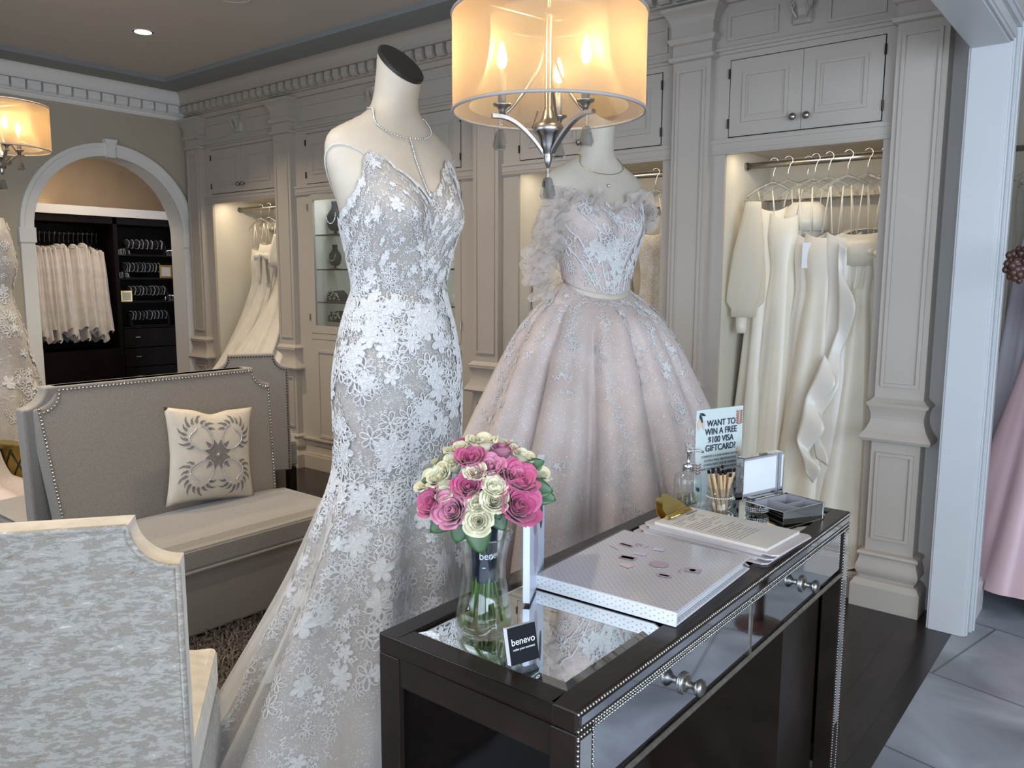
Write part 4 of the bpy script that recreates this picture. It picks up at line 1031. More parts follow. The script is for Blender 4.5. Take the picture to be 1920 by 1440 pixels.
# ------------------------------------------------------------------ console table
TX_0, TX_1, TY_0, TY_1, TZ = -1.087, -.642, .960, 2.342, .793
def console():
    t = thing('console_table', 'dark espresso console table with mirrored top, two mirrored drawers and beaded edges', 'table', ((TX_0 + TX_1) / 2, (TY_0 + TY_1) / 2, 0))
    w = .046; h = .038
    B = lambda m, n, **k: m.build(n, k.pop('mat', 'espresso'), t, world=True, **k)
    m = MB(); z0 = TZ - h
    m.box(TX_0, TY_0, z0, TX_0 + w, TY_1, TZ).box(TX_1 - w, TY_0, z0, TX_1, TY_1, TZ).box(TX_0 + w, TY_0, z0, TX_1 - w, TY_0 + w, TZ).box(TX_0 + w, TY_1 - w, z0, TX_1 - w, TY_1, TZ)
    B(m, 'top_frame', bevel=.003)
    # bevelled mirror inset
    x0, x1, y0, y1 = TX_0 + w, TX_1 - w, TY_0 + w, TY_1 - w; b = .022; zl = TZ - .006; zh = TZ - .0015
    m = MB(); m.add([(x0, y0, zl), (x1, y0, zl), (x1, y1, zl), (x0, y1, zl), (x0 + b, y0 + b, zh), (x1 - b, y0 + b, zh), (x1 - b, y1 - b, zh), (x0 + b, y1 - b, zh)], [(0, 1, 5, 4), (1, 2, 6, 5), (2, 3, 7, 6), (3, 0, 4, 7), (4, 5, 6, 7)])
    B(m, 'mirror_top', mat='mirror'); B(MB().box(x0, y0, TZ - .02, x1, y1, TZ - .008), 'top_backing', mat='black')
    # corner posts
    lw = .05
    for (a, c) in ((TX_0, TY_0), (TX_1 - lw, TY_0), (TX_0, TY_1 - lw), (TX_1 - lw, TY_1 - lw)):
        B(MB().box(a, c, 0, a + lw, c + lw, z0), 'leg', bevel=.002)
    for yy in (TY_0, TY_1):
        s = 1 if yy == TY_0 else -1; ya, yb = sorted((yy + s * .004, yy + s * .03))
        B(MB().box(TX_0 + lw, ya, z0 - .055, TX_1 - lw, yb, z0), 'end_rail'); B(MB().box(TX_0 + lw, ya, 0.02, TX_1 - lw, yb, .075), 'end_rail')
        ya, yb = sorted((yy + s * .014, yy + s * .024)); B(MB().box(TX_0 + lw, ya, .07, TX_1 - lw, yb, z0 - .05), 'end_panel', mat='blackglass')
    # pedestal inner walls
    # deep cabinet end at the far side, knee hole in between
    B(MB().box(TX_0 + .012, TY_0 + lw, .60, TX_0 + .03, TY_1 - lw, z0), 'back_apron')
    B(MB().box(TX_0 + .02, TY_1 - .34, 0, TX_1 - .055, TY_1 - .06, .60), 'inner_pedestal', mat='espresso')
    # drawer case
    B(MB().box(TX_0 + .03, TY_0 + .03, .612, TX_1 - .02, TY_1 - .03, z0), 'drawer_case')
    for a, c in ((TY_0 + .052, 1.642), (1.654, TY_1 - .052)):
        d = MB().box(TX_1 - .02, a, .632, TX_1 - .008, c, .748); o = B(d, 'drawer', mat='espresso')
        def sub(mb, n, mat, **k):
            q = mb.build(n, mat, None, **k); q.parent = o; q.data.transform(Matrix.Translation(-Vector(t.location))); return q
        e = .006
        q = MB(); X = TX_1 - .008; X2 = TX_1 - .004
        q.add([(X, a, .632), (X, c, .632), (X, c, .748), (X, a, .748), (X2, a + e, .632 + e), (X2, c - e, .632 + e), (X2, c - e, .748 - e), (X2, a + e, .748 - e)], [(0, 1, 5, 4), (1, 2, 6, 5), (2, 3, 7, 6), (3, 0, 4, 7), (4, 5, 6, 7)])
        sub(q, 'mirror_front', 'mirrordim')
        my = (a + c) / 2; kn = MB()
        kn.lathe([(.022, 0), (.022, .003), (.020, .005), (.019, .006), (.012, .008), (.007, .012), (.007, .022), (.014, .028), (.0175, .033), (.016, .039), (.008, .043), (0, .044)], n=24)
        for k in range(26): kn.ball((.0175 * math.cos(2 * PI * k / 26), .0175 * math.sin(2 * PI * k / 26), .0055), .0019, 6)
        kn.xf(Matrix.Translation((X2, my, .69)) @ Matrix.Rotation(PI / 2, 4, 'Y')); sub(kn, 'knob', 'pewter', smooth=True)
    B(MB().box(TX_1 - .012, 1.642, .625, TX_1 - .002, 1.654, .752), 'divider', mat='silver')
    m = MB(); m.tube([(TX_1 - .002, TY_0 + .05, .620), (TX_1 - .002, TY_1 - .05, .620)], .006, 8); B(m, 'lower_moulding', mat='silver')
    # mirrored facing strips on the front posts and top edge
    for c in (TY_0, TY_1 - lw):
        B(MB().box(TX_1 - .0005, c + .009, .02, TX_1 + .002, c + lw - .009, z0 - .012), 'post_mirror', mat='mirror')
    B(MB().box(TX_1, TY_0 + .012, z0 + .012, TX_1 + .002, TY_1 - .012, TZ - .012), 'edge_mirror', mat='mirrordim')
    # beading
    def beads(p, q, name, r=.0031, st=.0082):
        p, q = Vector(p), Vector(q); n = int((q - p).length / st); m = MB()
        for i in range(n + 1): m.ball(tuple(p.lerp(q, i / n)), r, 6)
        o = B(m, name, mat='silver', smooth=True); o['kind'] = 'stuff'
    for z in (TZ - .005, z0 + .005, z0 - .006): beads((TX_1 + .001, TY_0 + .004, z), (TX_1 + .001, TY_1 - .004, z), 'beading')
    for c in (TY_0 + .004, TY_0 + lw - .004, TY_1 - lw + .004, TY_1 - .004): beads((TX_1 + .001, c, .01), (TX_1 + .001, c, z0 - .01), 'beading')
console()

# ------------------------------------------------------------------ things on the table
ZT = TZ + .0005
def album():
    t = thing('photo_album', 'white album with tiny heart print and collage title in a clear cover', 'album', (-.835, 1.515, ZT), R(2.0))
    W, L, h = .325, .385, .030
    MB().box(-W / 2, -L / 2, h - .004, W / 2, L / 2, h).build('front_cover', 'hearts', t, bevel=.0015)
    MB().box(-W / 2, -L / 2, 0, W / 2, L / 2, .004).build('back_cover', 'hearts', t, bevel=.0015)
    mbx = MB()
    mbx.box(-W / 2, -L / 2 - .001, .001, W / 2, -L / 2 + .004, h - .001); mbx.build('spine', 'white', t)
    sp = MB()
    for i in range(34):
        for j in range(2):
            x = -W / 2 + .008 + i * .0094; z = .009 + .011 * j + (.004 if i % 2 else 0); sp.prism([(x - .0018, z + .001), (x, z - .002), (x + .0018, z + .001), (x, z + .0002)], 'y', -L / 2 - .0016, -L / 2 - .001)
    sp.build('spine_hearts', 'tag1', t)
    mb = MB()
    for k in range(9): z = .0055 + k * .0022; mb.box(-W / 2 + .006, -L / 2 + .006, z, W / 2 - .012 - .002 * (k % 3), L / 2 - .01, z + .0014)
    mb.build('pages', 'white', t)
    pl = MB().box(-W / 2 - .004, -L / 2 - .004, h + .0004, W / 2 + .008, L / 2 + .004, h + .0010); pl.build('plastic_sleeve', 'plastic', t)
    zc = h + .0013
    def patch(x, y, w_, h_, rz, mat, shape='r'):
        m = MB()
        if shape == 'r': m.box(-w_ / 2, -h_ / 2, 0, w_ / 2, h_ / 2, .0003)
        else:
            m.prism([(w_ / 2 * (1 + .07 * math.cos(8 * a)) * math.cos(a), h_ / 2 * (1 + .07 * math.cos(8 * a)) * math.sin(a)) for a in [2 * PI * k / 40 for k in range(40)]], 'z', 0, .0003)
        m.xf(Matrix.Translation((x, y, zc)) @ Matrix.Rotation(rz, 4, 'Z')); m.build('title_collage', mat, t)
    rz0 = R(-8)
    patch(.02, .02, .044, .038, 0, 'tag1', 'b')
    patch(-.055, .015, .038, .022, .1, 'tag1'); patch(-.055, .015, .03, .014, .1, 'tag2'); patch(-.035, -.03, .03, .02, -.2, 'tag3'); patch(-.10, .09, .036, .012, -.1, 'tag1'); patch(-.10, .09, .03, .007, -.1, 'tag2')
    patch(-.025, .11, .025, .022, .2, 'tag2'); patch(-.045, .055, .03, .016, .1, 'tag2'); patch(-.115, .06, .035, .004, -.5, 'tag3')
    patch(.095, .03, .034, .024, .2, 'tag1'); patch(.095, .03, .014, .014, .2, 'hearts', 'b')
    patch(.06, -.035, .034, .02, .1, 'tag1', 'b'); patch(.06, -.035, .02, .008, .1, 'hearts')
    for x, y, s in ((-.055, .098, '/'), (-.075, .10, 'D'), (.078, .0, 'L')):
        text(s, .026, 'tag1', t, (x, y, zc), (0, 0, R(8)))
album()
def clipboards():
    ZB = ZT
    for k, (dx, dy, rz) in enumerate(((0, 0, R(-2)), (.012, .006, R(-3.2)), (.026, .010, R(-4)))):
        lab = ['grey clipboard at the bottom of the stack of three', 'grey clipboard in the middle of the stack of three', 'grey clipboard with printed form and gold clip, topmost of its stack'][k]
        t = thing('clipboard', lab, 'clipboard', (-.838 + dx, 1.868 + dy, ZB + .0118 * k + (.0318 if 0 else 0)), rz)
        W, L = .365, .205
        MB().prism([(-W / 2 + .012, -L / 2), (W / 2 - .012, -L / 2), (W / 2, -L / 2 + .012), (W / 2, L / 2 - .012), (W / 2 - .012, L / 2), (-W / 2 + .012, L / 2), (-W / 2, L / 2 - .012), (-W / 2, -L / 2 + .012)], 'z', 0, .0035).build('board', 'board', t)
        MB().box(-W / 2 + .03, -L / 2 + .012, .0037, W / 2 - .03, L / 2 - .012, .0110).build('paper', 'cream', t)
        if k == 2:
            pr = MB(); rnd = random.Random(2)
            for i in range(20):
                x = -W / 2 + .075 + i * .0095
                if i in (3, 9): continue
                seg = [(-.075, -.02), (.0, .03)] if i % 4 == 0 else ([(-.075, rnd.uniform(.0, .06))] if i > 4 else [(-.075, -.045), (-.02, .01), (.03, .05)])
                for a, b in seg: pr.box(x, a, .0111, x + .0016, b, .0113)
            pr.box(-W / 2 + .055, .02, .0111, -W / 2 + .060, .075, .0113); pr.build('printed_form', 'paperline', t)
        cl = MB(); n = 12; x0 = -W / 2 + .022 + .0
        rows = [[(x0 + .028 * math.cos(a) * 1.0, y, .012 + .0145 * math.sin(a)) for a in [PI * q / 8 for q in range(9)]] for y in [-.055, .055]]
        if k == 2 or k == 1:
            cl.tube([(x0 + .022, -.056, .017), (x0 + .022, .056, .017)], .0052, 10)
            fan = []
            for q in range(13):
                a = PI * q / 12; s = 1 + .18 * math.cos(4 * a); fan.append((x0 + .018 - .040 * math.sin(a) * s, .050 * math.cos(a)))
            m = []
            for (a, b) in fan: m.append((a, b, .020 + (x0 + .018 - a) * .85))
            m2 = [(a + .001, b, z + .0022) for a, b, z in m]
            cl.grid([m, m2]); cl.ngon(m); cl.ngon(m2[::-1])
            if k == 2:
                cl.tube([(x0 + .03, -.05, .016), (x0 + .045, -.03, .024), (x0 + .05, 0, .027), (x0 + .045, .03, .024), (x0 + .03, .05, .016)], .0025, 8)
        else:
            cl.tube([(x0 + .02, -.05, .010), (x0 + .02, .05, .010)], .0035, 8)
        cl.build('gold_clip', 'gold', t, smooth=False)
clipboards()
def pen_glass():
    x, y = -.895, 2.02
    t = thing('pen_holder', 'round clear glass with rhinestone bands holding the pens', 'pen holder', (x, y, ZT))
    MB().lathe([(.033, 0), (.035, .004), (.035, .095), (.032, .095), (.032, .012), (0, .012)], n=36).build('glass_cup', 'glass', t, smooth=True)
    m = MB()
    for z in (.008, .013, .018, .070):
        for k in range(44): a = 2 * PI * k / 44; m.ball((.0365 * math.cos(a), .0365 * math.sin(a), z), .0024, 6)
    m.build('rhinestone_band', 'bead', t, smooth=True)['kind'] = 'stuff'
    rnd = random.Random(4); first = None
    for k in range(17):
        a = 2.4 * k; r0 = .024 * math.sqrt((k + .5) / 17); bx, by = x + r0 * .8 * math.cos(a + 1), y + r0 * .8 * math.sin(a + 1)
        tx, ty = x + r0 * 1.5 * math.cos(a), y + r0 * 1.5 * math.sin(a); d = Vector((tx - bx, ty - by, .12)).normalized()
        if first is None:
            p = thing('pen', 'kraft paper pen with black cap tip standing in the rhinestone glass', 'pen', (bx, by, ZT + .0125), 0, 'kraft paper pens in the rhinestone glass')
            MB().lathe([(.0018, 0), (.0042, .008), (.0042, .125), (.0036, .127)], n=12).build('barrel', 'pen', p, smooth=True)
            MB().lathe([(.0036, .127), (.0036, .134), (.0028, .137), (0, .137)], n=12).build('tip', 'black', p, smooth=True)
            first = p
        else:
            p = copy_tree(first); p.location = (bx, by, ZT + .0125)
        p.rotation_euler = d.to_track_quat('Z', 'Y').to_euler(); s = rnd.uniform(.93, 1.02); p.scale = (1, 1, s)
pen_glass()
def dispenser():
    t = thing('soap_dispenser', 'ribbed clear glass pump bottle with chrome pump', 'pump bottle', (-1.022, 2.085, ZT), R(35))
    rows = []
    for r, z in ((.030, 0), (.036, .004), (.0385, .02), (.0385, .085), (.036, .095), (.022, .102), (.015, .104), (.015, .112)):
        rows.append([(r * (1 + (.05 * math.cos(12 * a) if .01 < z < .1 else 0)) * math.cos(a), r * (1 + (.05 * math.cos(12 * a) if .01 < z < .1 else 0)) * math.sin(a), z) for a in [2 * PI * k / 72 for k in range(72)]])
    m = MB().grid(rows, closeu=True); m.ngon(rows[0]); m.build('bottle', 'glass', t, smooth=True)
    MB().lathe([(.028, .006), (.031, .02), (.031, .035)], n=24).build('liquid', 'water', t, smooth=True)
    m = MB().lathe([(.0175, .108), (.0175, .128), (.015, .130), (.006, .131), (.005, .133), (.005, .158), (.008, .16), (.008, .170), (0, .172)], n=24); m.tube([(0, 0, .166), (.03, 0, .166), (.042, 0, .162)], .0035, 8); m.build('pump', 'chrome', t, smooth=True)
dispenser()
def sign():
    a = math.atan2(.94, .33)      # direction of the sign's width
    t = thing('sign_holder', 'clear acrylic stand with the mint gift card giveaway sign', 'sign', (-.985, 2.205, ZT), a)
    # local +x along the width, front faces -y
    W, Hh = .19, .275
    MB().box(-W / 2 - .003, -.003, .004, W / 2 + .003, -.0015, Hh + .006).box(-W / 2 - .003, .0015, .004, W / 2 + .003, .003, Hh + .006).box(-W / 2 - .003, -.055, 0, W / 2 + .003, .003, .004).build('acrylic_frame', 'acryl', t)
    MB().box(-W / 2, -.001, .006, W / 2, .001, Hh + .004).build('sign_card', 'signcard', t)
    y = -.0034; rx = (PI / 2, 0, 0)
    for i, s in enumerate(('WANT TO', 'WIN A FREE', '$100 VISA', 'GIFTCARD?')):
        text(s, .0265, 'ink', t, (.004, y, .228 - i * .0245), rx, bold=.0003, sx=.92)
    for i, s in enumerate(('COMPLETE A 5-STAR REVIEW ON OUR', 'GOOGLE PAGE, MENTION YOUR', 'CONSULTANT, AND BE ENTERED', 'INTO THAT MONTHS DRAW FOR THE', '$100 VISA GIFTCARD')):
        text(s, .0098, 'paperline', t, (.004, y, .136 - i * .0125), rx, sx=.9)
    for i, s in enumerate(('BE SURE TO WRITE THE', 'STYLIST NAME IN THE', 'REVIEW AND YOU MUST', 'LEAVE A REVIEW')):
        text(s, .0098, 'paperline', t, (.018, y, .064 - i * .0125), rx, sx=.9)
    def leafsh(cx, cz, l, w_, ang, mat):
        m = MB(); pts = []
        for k in range(12):
            q = k / 11; pts.append((l * q, w_ * math.sin(PI * q)))
        for k in range(10, 0, -1):
            q = k / 11; pts.append((l * q, -w_ * math.sin(PI * q)))
        c, s = math.cos(ang), math.sin(ang); m.prism([(cx + a_ * c - b_ * s, cz + a_ * s + b_ * c) for a_, b_ in pts], 'y', -.0034, -.0031); m.build('leaf_print', mat, t)
    leafsh(-.085, .270, .026, .004, -.35, 'ink'); leafsh(-.085, .268, .03, .005, -1.2, 'ink'); leafsh(-.083, .255, .035, .007, -1.7, 'leafpr'); leafsh(-.07, .25, .03, .005, -1.5, 'leafpr')
    for k in range(6): leafsh(.078, .225 + .007 * k, .016, .0028, .4, 'leafpr2'); leafsh(.078, .225 + .007 * k, .016, .0028, 2.7, 'leafpr2')
    leafsh(.076, .222, .05, .004, 1.5, 'leafpr'); leafsh(.085, .125, .035, .008, 1.9, 'leafpr')
    for k in range(4): leafsh(-.085, .09 + .008 * k, .014, .0025, .5, 'leafpr2'); leafsh(-.085, .09 + .008 * k, .014, .0025, 2.6, 'leafpr2')
    leafsh(-.09, .052, .02, .006, -.8, 'ink'); leafsh(.065, .055, .018, .006, .3, 'leafpr2'); leafsh(.085, .03, .02, .004, 1.4, 'ink'); leafsh(.08, .015, .02, .004, 2.2, 'ink')
sign()
def jewel_box():
    t = thing('jewellery_box', 'open mirrored glass box with grey lined compartments', 'box', (-.762, 2.150, ZT), R(-17))
    X, Y, hh = .125, .175, .048       # local x across, y along the hinge; hinge at -x
    e = .003
    m = MB(); m.box(-X / 2, -Y / 2, 0, X / 2, -Y / 2 + e, hh).box(-X / 2, Y / 2 - e, 0, X / 2, Y / 2, hh).box(-X / 2, -Y / 2 + e, 0, -X / 2 + e, Y / 2 - e, hh).box(X / 2 - e, -Y / 2 + e, 0, X / 2, Y / 2 - e, hh).box(-X / 2, -Y / 2, 0, X / 2, Y / 2, .003)
    m.build('mirrored_case', 'mirror', t, bevel=.0008)
    m = MB(); a, b = X / 2 - e, Y / 2 - e; m.box(-a, -b, .0035, a, b, .008).box(-a, -b, .008, a, -b + .004, hh - .003).box(-a, b - .004, .008, a, b, hh - .003).box(-a, -b, .008, -a + .004, b, hh - .003).box(a - .004, -b, .008, a, b, hh - .003).box(-a, -.003, .008, a, .003, hh - .006).box(-.002, 0, .008, .002, b, hh - .008)
    m.build('lining', 'boxin', t)
    lid = MB(); lx = -X / 2 - .012; lh = .118
    lid.box(lx - .022, -Y / 2, hh - .004, lx, -Y / 2 + e, hh + lh).box(lx - .022, Y / 2 - e, hh - .004, lx, Y / 2, hh + lh).box(lx - .022, -Y / 2, hh + lh - e, lx, Y / 2, hh + lh).box(lx - .022, -Y / 2, hh - .004, lx, Y / 2, hh - .004 + e).box(lx - .024, -Y / 2, hh - .004, lx - .022, Y / 2, hh + lh)
    L = lid.build('lid', 'mirror', t)
    q = MB().box(lx - .0218, -Y / 2 + .004, hh, lx - .016, Y / 2 - .004, hh + lh - .004).build('lid_lining', 'boxin', None); q.parent = L
    q = MB().box(lx - .016, -Y / 2 + .014, hh + .010, lx - .015, Y / 2 - .014, hh + lh - .014).build('lid_pad', 'white', None); q.parent = L
    for s in (-1, 1): MB().box(-X / 2 - .014, s * .06 - .008, hh - .004, -X / 2 + .004, s * .06 + .008, hh + .006).build('hinge', 'silver', t)
    MB().box(lx - .01, -.012, hh + lh, lx + .0, .012, hh + lh + .004).build('latch', 'silver', t)
jewel_box()
def card_holder():
    t = thing('card_holder', 'clear acrylic holder with black benevo business cards', 'card holder', (-.800, 1.03, ZT), R(72))
    Rm = Matrix.Rotation(R(-14), 4, 'X')
    m = MB().box(-.03, -.028, 0, .03, .03, .003); m.box(-.03, -.028, 0, .03, -.0255, .016); m.build('acrylic_base', 'acryl', t)
    m = MB().box(-.03, .006, .003, .03, .0085, .055).xf(Rm); m.build('acrylic_back', 'acryl', t)
    m = MB().box(-.0285, -.012, .004, .0285, -.0005, .066).xf(Matrix.Translation((0, .004, 0)) @ Rm); m.build('card_stack', 'white', t)
    m = MB().box(-.0285, -.0132, .004, .0285, -.0122, .066).xf(Matrix.Translation((0, .004, 0)) @ Rm); m.build('front_card', 'black', t)
    e = (R(90 - 14), 0, 0)
    def lp(z, y=-.0140): v = Matrix.Translation((0, .004, 0)) @ Rm @ Vector((0, y, z)); return v
    text('benevo', .0165, 'white', t, lp(.036), e); text('make your moment', .0056, 'white', t, lp(.027), e)
card_holder()
def brochure():
    t = thing('brochure_stand', 'tall clear acrylic stand of white brochures seen almost edge on', 'brochure stand', (-1.0, 1.315, ZT), R(28))
    MB().box(-.004, -.10, .004, -.002, .10, .275).box(.0125, -.10, .004, .0145, .10, .265).box(-.05, -.10, 0, .0145, .10, .004).build('acrylic_stand', 'acryl', t)
    MB().box(-.0015, -.098, .0045, .012, .098, .268).build('brochures', 'bluesky', t)
    for (y, z, a, b, m) in ((-.03, .17, .028, .045, 'tag1'), (.05, .15, .02, .035, 'ink'), (-.02, .09, .03, .05, 'tag2')):
        q = MB(); q.prism([(y + a * math.cos(x), z + b * math.sin(x)) for x in [2 * PI * k / 24 for k in range(24)]], 'x', .0121, .0123); q.build('cover_picture', m, t)
brochure()

# ------------------------------------------------------------------ vase and bouquet
VX, VY = -.935, 1.085
def vase():
    t = thing('vase', 'waisted clear glass vase half filled with water', 'vase', (VX, VY, ZT))
    out = [(.040, 0), (.050, .004), (.054, .018), (.053, .035), (.046, .07), (.040, .105), (.039, .13), (.043, .16), (.050, .185), (.053, .192)]
    inn = [(r - .0025, z) for r, z in out[::-1] if z > .012] + [(.040, .012), (0, .012)]
    MB().lathe(out + inn, n=40).build('glass', 'glass', t, smooth=True)
    MB().lathe([(.040, .0125), (.0505, .02), (.050, .035), (.0475, .055), (0, .055)], n=32).build('water', 'water', t, smooth=True)
vase()
def rose_mesh(seed, openness=1.0):
    rnd = random.Random(seed); mb = MB()
    layers = [(3, .10, .30, .55, .10), (3, .22, .42, .72, .35), (4, .40, .58, .88, .62), (5, .62, .80, .98, .92), (5, .78, 1.0, 1.0, 1.22)]
    # heart: tight spiral
    rows = []
    for j in range(6):
        z = j / 5; rows.append([((.05 + .018 * a) * (.8 + .5 * z) * math.cos(a), (.05 + .018 * a) * (.8 + .5 * z) * math.sin(a), z * .75 + .10) for a in [k * .45 for k in range(24)]])
    mb.grid(rows)
    for L, (n, rb, rt, h, op) in enumerate(layers):
        off = rnd.uniform(0, 6)
        for k in range(n):
            a0 = off + 2 * PI * k / n + rnd.uniform(-.15, .15); span = 2 * PI / n * .78; rows = []
            for j in range(7):
                v = j / 6; row = []
                for i in range(7):
                    u = i / 6 * 2 - 1; edge = 1 - .28 * abs(u) ** 2.4 * v
                    rr = lerp(rb * .45, rt, math.sin(v * PI / 2) ** .8) * (1 - .05 * abs(u)); lip = openness * op * .20 * max(0, v - .72) / .28
                    a = a0 + u * span * (.45 + .55 * math.sin(PI * min(1, .2 + v * .75)))
                    r2 = rr + lip + .02 * math.sin(3 * a + L); z = (-.45 + (h + .42) * v ** .85) * edge - lip * .35 * (v > .8) 
                    row.append((r2 * math.cos(a), r2 * math.sin(a), z))
                rows.append(row)
            mb.grid(rows)
    mb.lathe([(.05, -.75), (.16, -.62), (.30, -.42), (.2, -.35)], n=10, cap=False)
    return mb
def bouquet():
    BC = Vector((VX + .002, VY + .0, ZT + .282))
    t = thing('bouquet', 'round bouquet of pink and cream roses with a navy wrapped handle in the vase', 'bouquet', (VX, VY, ZT + .02))
    protos = {}
    # (image-right offset, up offset, toward-viewer offset, size, kind) in metres
    toC = Vector((.70, -.71, 0)); rt = Vector((.71, .70, 0)); up = Vector((0, 0, 1))
    S = [(-.006, .118, .0, .026, 'W'), (.030, .100, -.01, .028, 'Q'), (-.050, .102, -.01, .024, 'W'), (-.028, .092, .035, .028, 'P'), (.068, .088, .0, .025, 'W'), (-.062, .082, .02, .022, 'W'), (.006, .078, .05, .026, 'Q'), (-.022, .074, .065, .019, 'W'), (.038, .068, .055, .022, 'Q'), (.055, .052, .055, .034, 'P'), (-.085, .056, .03, .025, 'W'), (-.036, .046, .07, .026, 'P'), (.012, .048, .078, .021, 'W'), (.095, .058, .01, .027, 'W'), (.092, .03, .03, .024, 'W'), (-.106, .038, .0, .026, 'W'), (-.020, .018, .085, .019, 'W'), (.010, .022, .088, .023, 'W'), (.052, .006, .075, .038, 'P'), (-.062, -.002, .07, .032, 'Q'), (-.098, .006, .04, .028, 'P'), (-.018, -.018, .085, .025, 'W'), (.03, .10, -.05, .03, 'W'), (-.03, .10, -.06, .03, 'P'), (.085, .06, -.06, .03, 'W'), (-.08, .06, -.06, .03, 'W'), (.0, .06, -.10, .03, 'P'), (-.075, .032, .055, .018, 'W'), (.078, .075, -.03, .022, 'Q')]
    mats = {'W': 'roseW', 'P': 'roseP', 'Q': 'roseP2'}
    for i, (a, b, c, s, k) in enumerate(S):
        p = BC + (rt * a + up * b * .92 + toC * c) * .9 - Vector((0, 0, .03)); d = (p - (BC - up * .07)).normalized(); d = (d + toC * .15 + up * .1).normalized()
        key = (k, i % 3)
        if key not in protos:
            o = rose_mesh(10 + i, 1.0 if k != 'W' else 1.2).build('rose', mats[k], t, smooth=True); protos[key] = o
        else:
            o = bpy.data.objects.new('rose', protos[key].data); C.objects.link(o); o.parent = t
        o.location = p - t.location; o.rotation_euler = d.to_track_quat('Z', 'Y').to_euler(); o.scale = (s * .93, s * .93, s * .93)
        o['label'] = {'W': 'cream rose', 'P': 'deep pink rose', 'Q': 'soft pink rose'}[k]
    lf = [(-.075, -.055, .05, .055, -2.5), (-.050, -.050, .085, .055, -1.9), (-.03, -.062, .09, .062, -1.35), (-.022, -.045, .09, .045, -2.9), (.0, -.035, .075, .05, .0), (.025, -.032, .075, .045, -.3), (.085, -.005, .06, .052, -.1), (.098, -.018, .05, .05, -.25), (-.11, -.0, .02, .03, 3.0), (.05, -.045, .05, .04, -.6), (.09, .02, .02, .04, .5), (-.09, -.03, .03, .045, 3.4), (.01, -.05, .04, .05, -1.0), (-.02, -.045, .04, .05, -2.0), (.012, -.028, .085, .035, -1.2)]
    for a, b, c, l, ang in lf:
        m = MB(); rows = []
        for j in range(9):
            v = j / 8; wd = l * .36 * math.sin(PI * v ** .85) ** .8; rows.append([(l * v, wd * u, -.18 * l * v * v + .10 * abs(u) * wd * 2) for u in (-1, -.5, 0, .5, 1)])
        m.grid(rows); o = m.build('leaf', 'leaf', t, smooth=True, solid=.0006)
        p = BC + rt * a * .78 + up * (b * .9 + .012) + toC * c * .75; xdir = (rt * math.cos(ang) + up * math.sin(ang) + toC * .35).normalized(); z = (toC + up * .35); y = z.cross(xdir).normalized(); z = xdir.cross(y)
        Mx = Matrix((xdir, y, z)).transposed().to_4x4(); Mx.translation = p - t.location; o.matrix_local = Mx
    rnd = random.Random(3)
    for k in range(16):
        a = 2 * PI * k / 16; r = .006 + .016 * (k % 3) / 2
        MB().tube([Vector((r * 1.5 * math.cos(a), r * 1.5 * math.sin(a) + .0, -.004 + .01 * rnd.random())), Vector((r * math.cos(a + .3), r * math.sin(a + .3), .07)), Vector((r * .8 * math.cos(a + .5), r * .8 * math.sin(a + .5), .13))], .0026, 6).build('stem', 'stem', t, smooth=True)
    m = MB().lathe([(.0215, .082), (.0225, .085), (.0235, .12), (.024, .165), (.028, .20)], n=28); m.build('ribbon_wrap', 'wrap', t, smooth=True)
    # lettering curved over the wrap
    dirA = math.atan2(toC.y, toC.x)
    for i, ch in enumerate('benevo'):
        a = dirA - .28 + i * .37; rr = .0242
        text(ch, .019, 'white', t, (rr * math.cos(a), rr * math.sin(a), .128), (PI / 2, 0, a + PI / 2), ext=.0002)
    MB().box(-.003, 0, -.0006, .003, .0006, .0006).xf(Matrix.Translation((.0235 * math.cos(dirA - .1), .0235 * math.sin(dirA - .1), .112)) @ Matrix.Rotation(dirA - .1 + PI / 2, 4, 'Z')).build('dash_mark', 'white', t)
    # filler foliage core
    m = MB(); m.ball((0, 0, .235), .045, 12, .8); m.build('foliage_core', 'leaf', t, smooth=True)
bouquet()

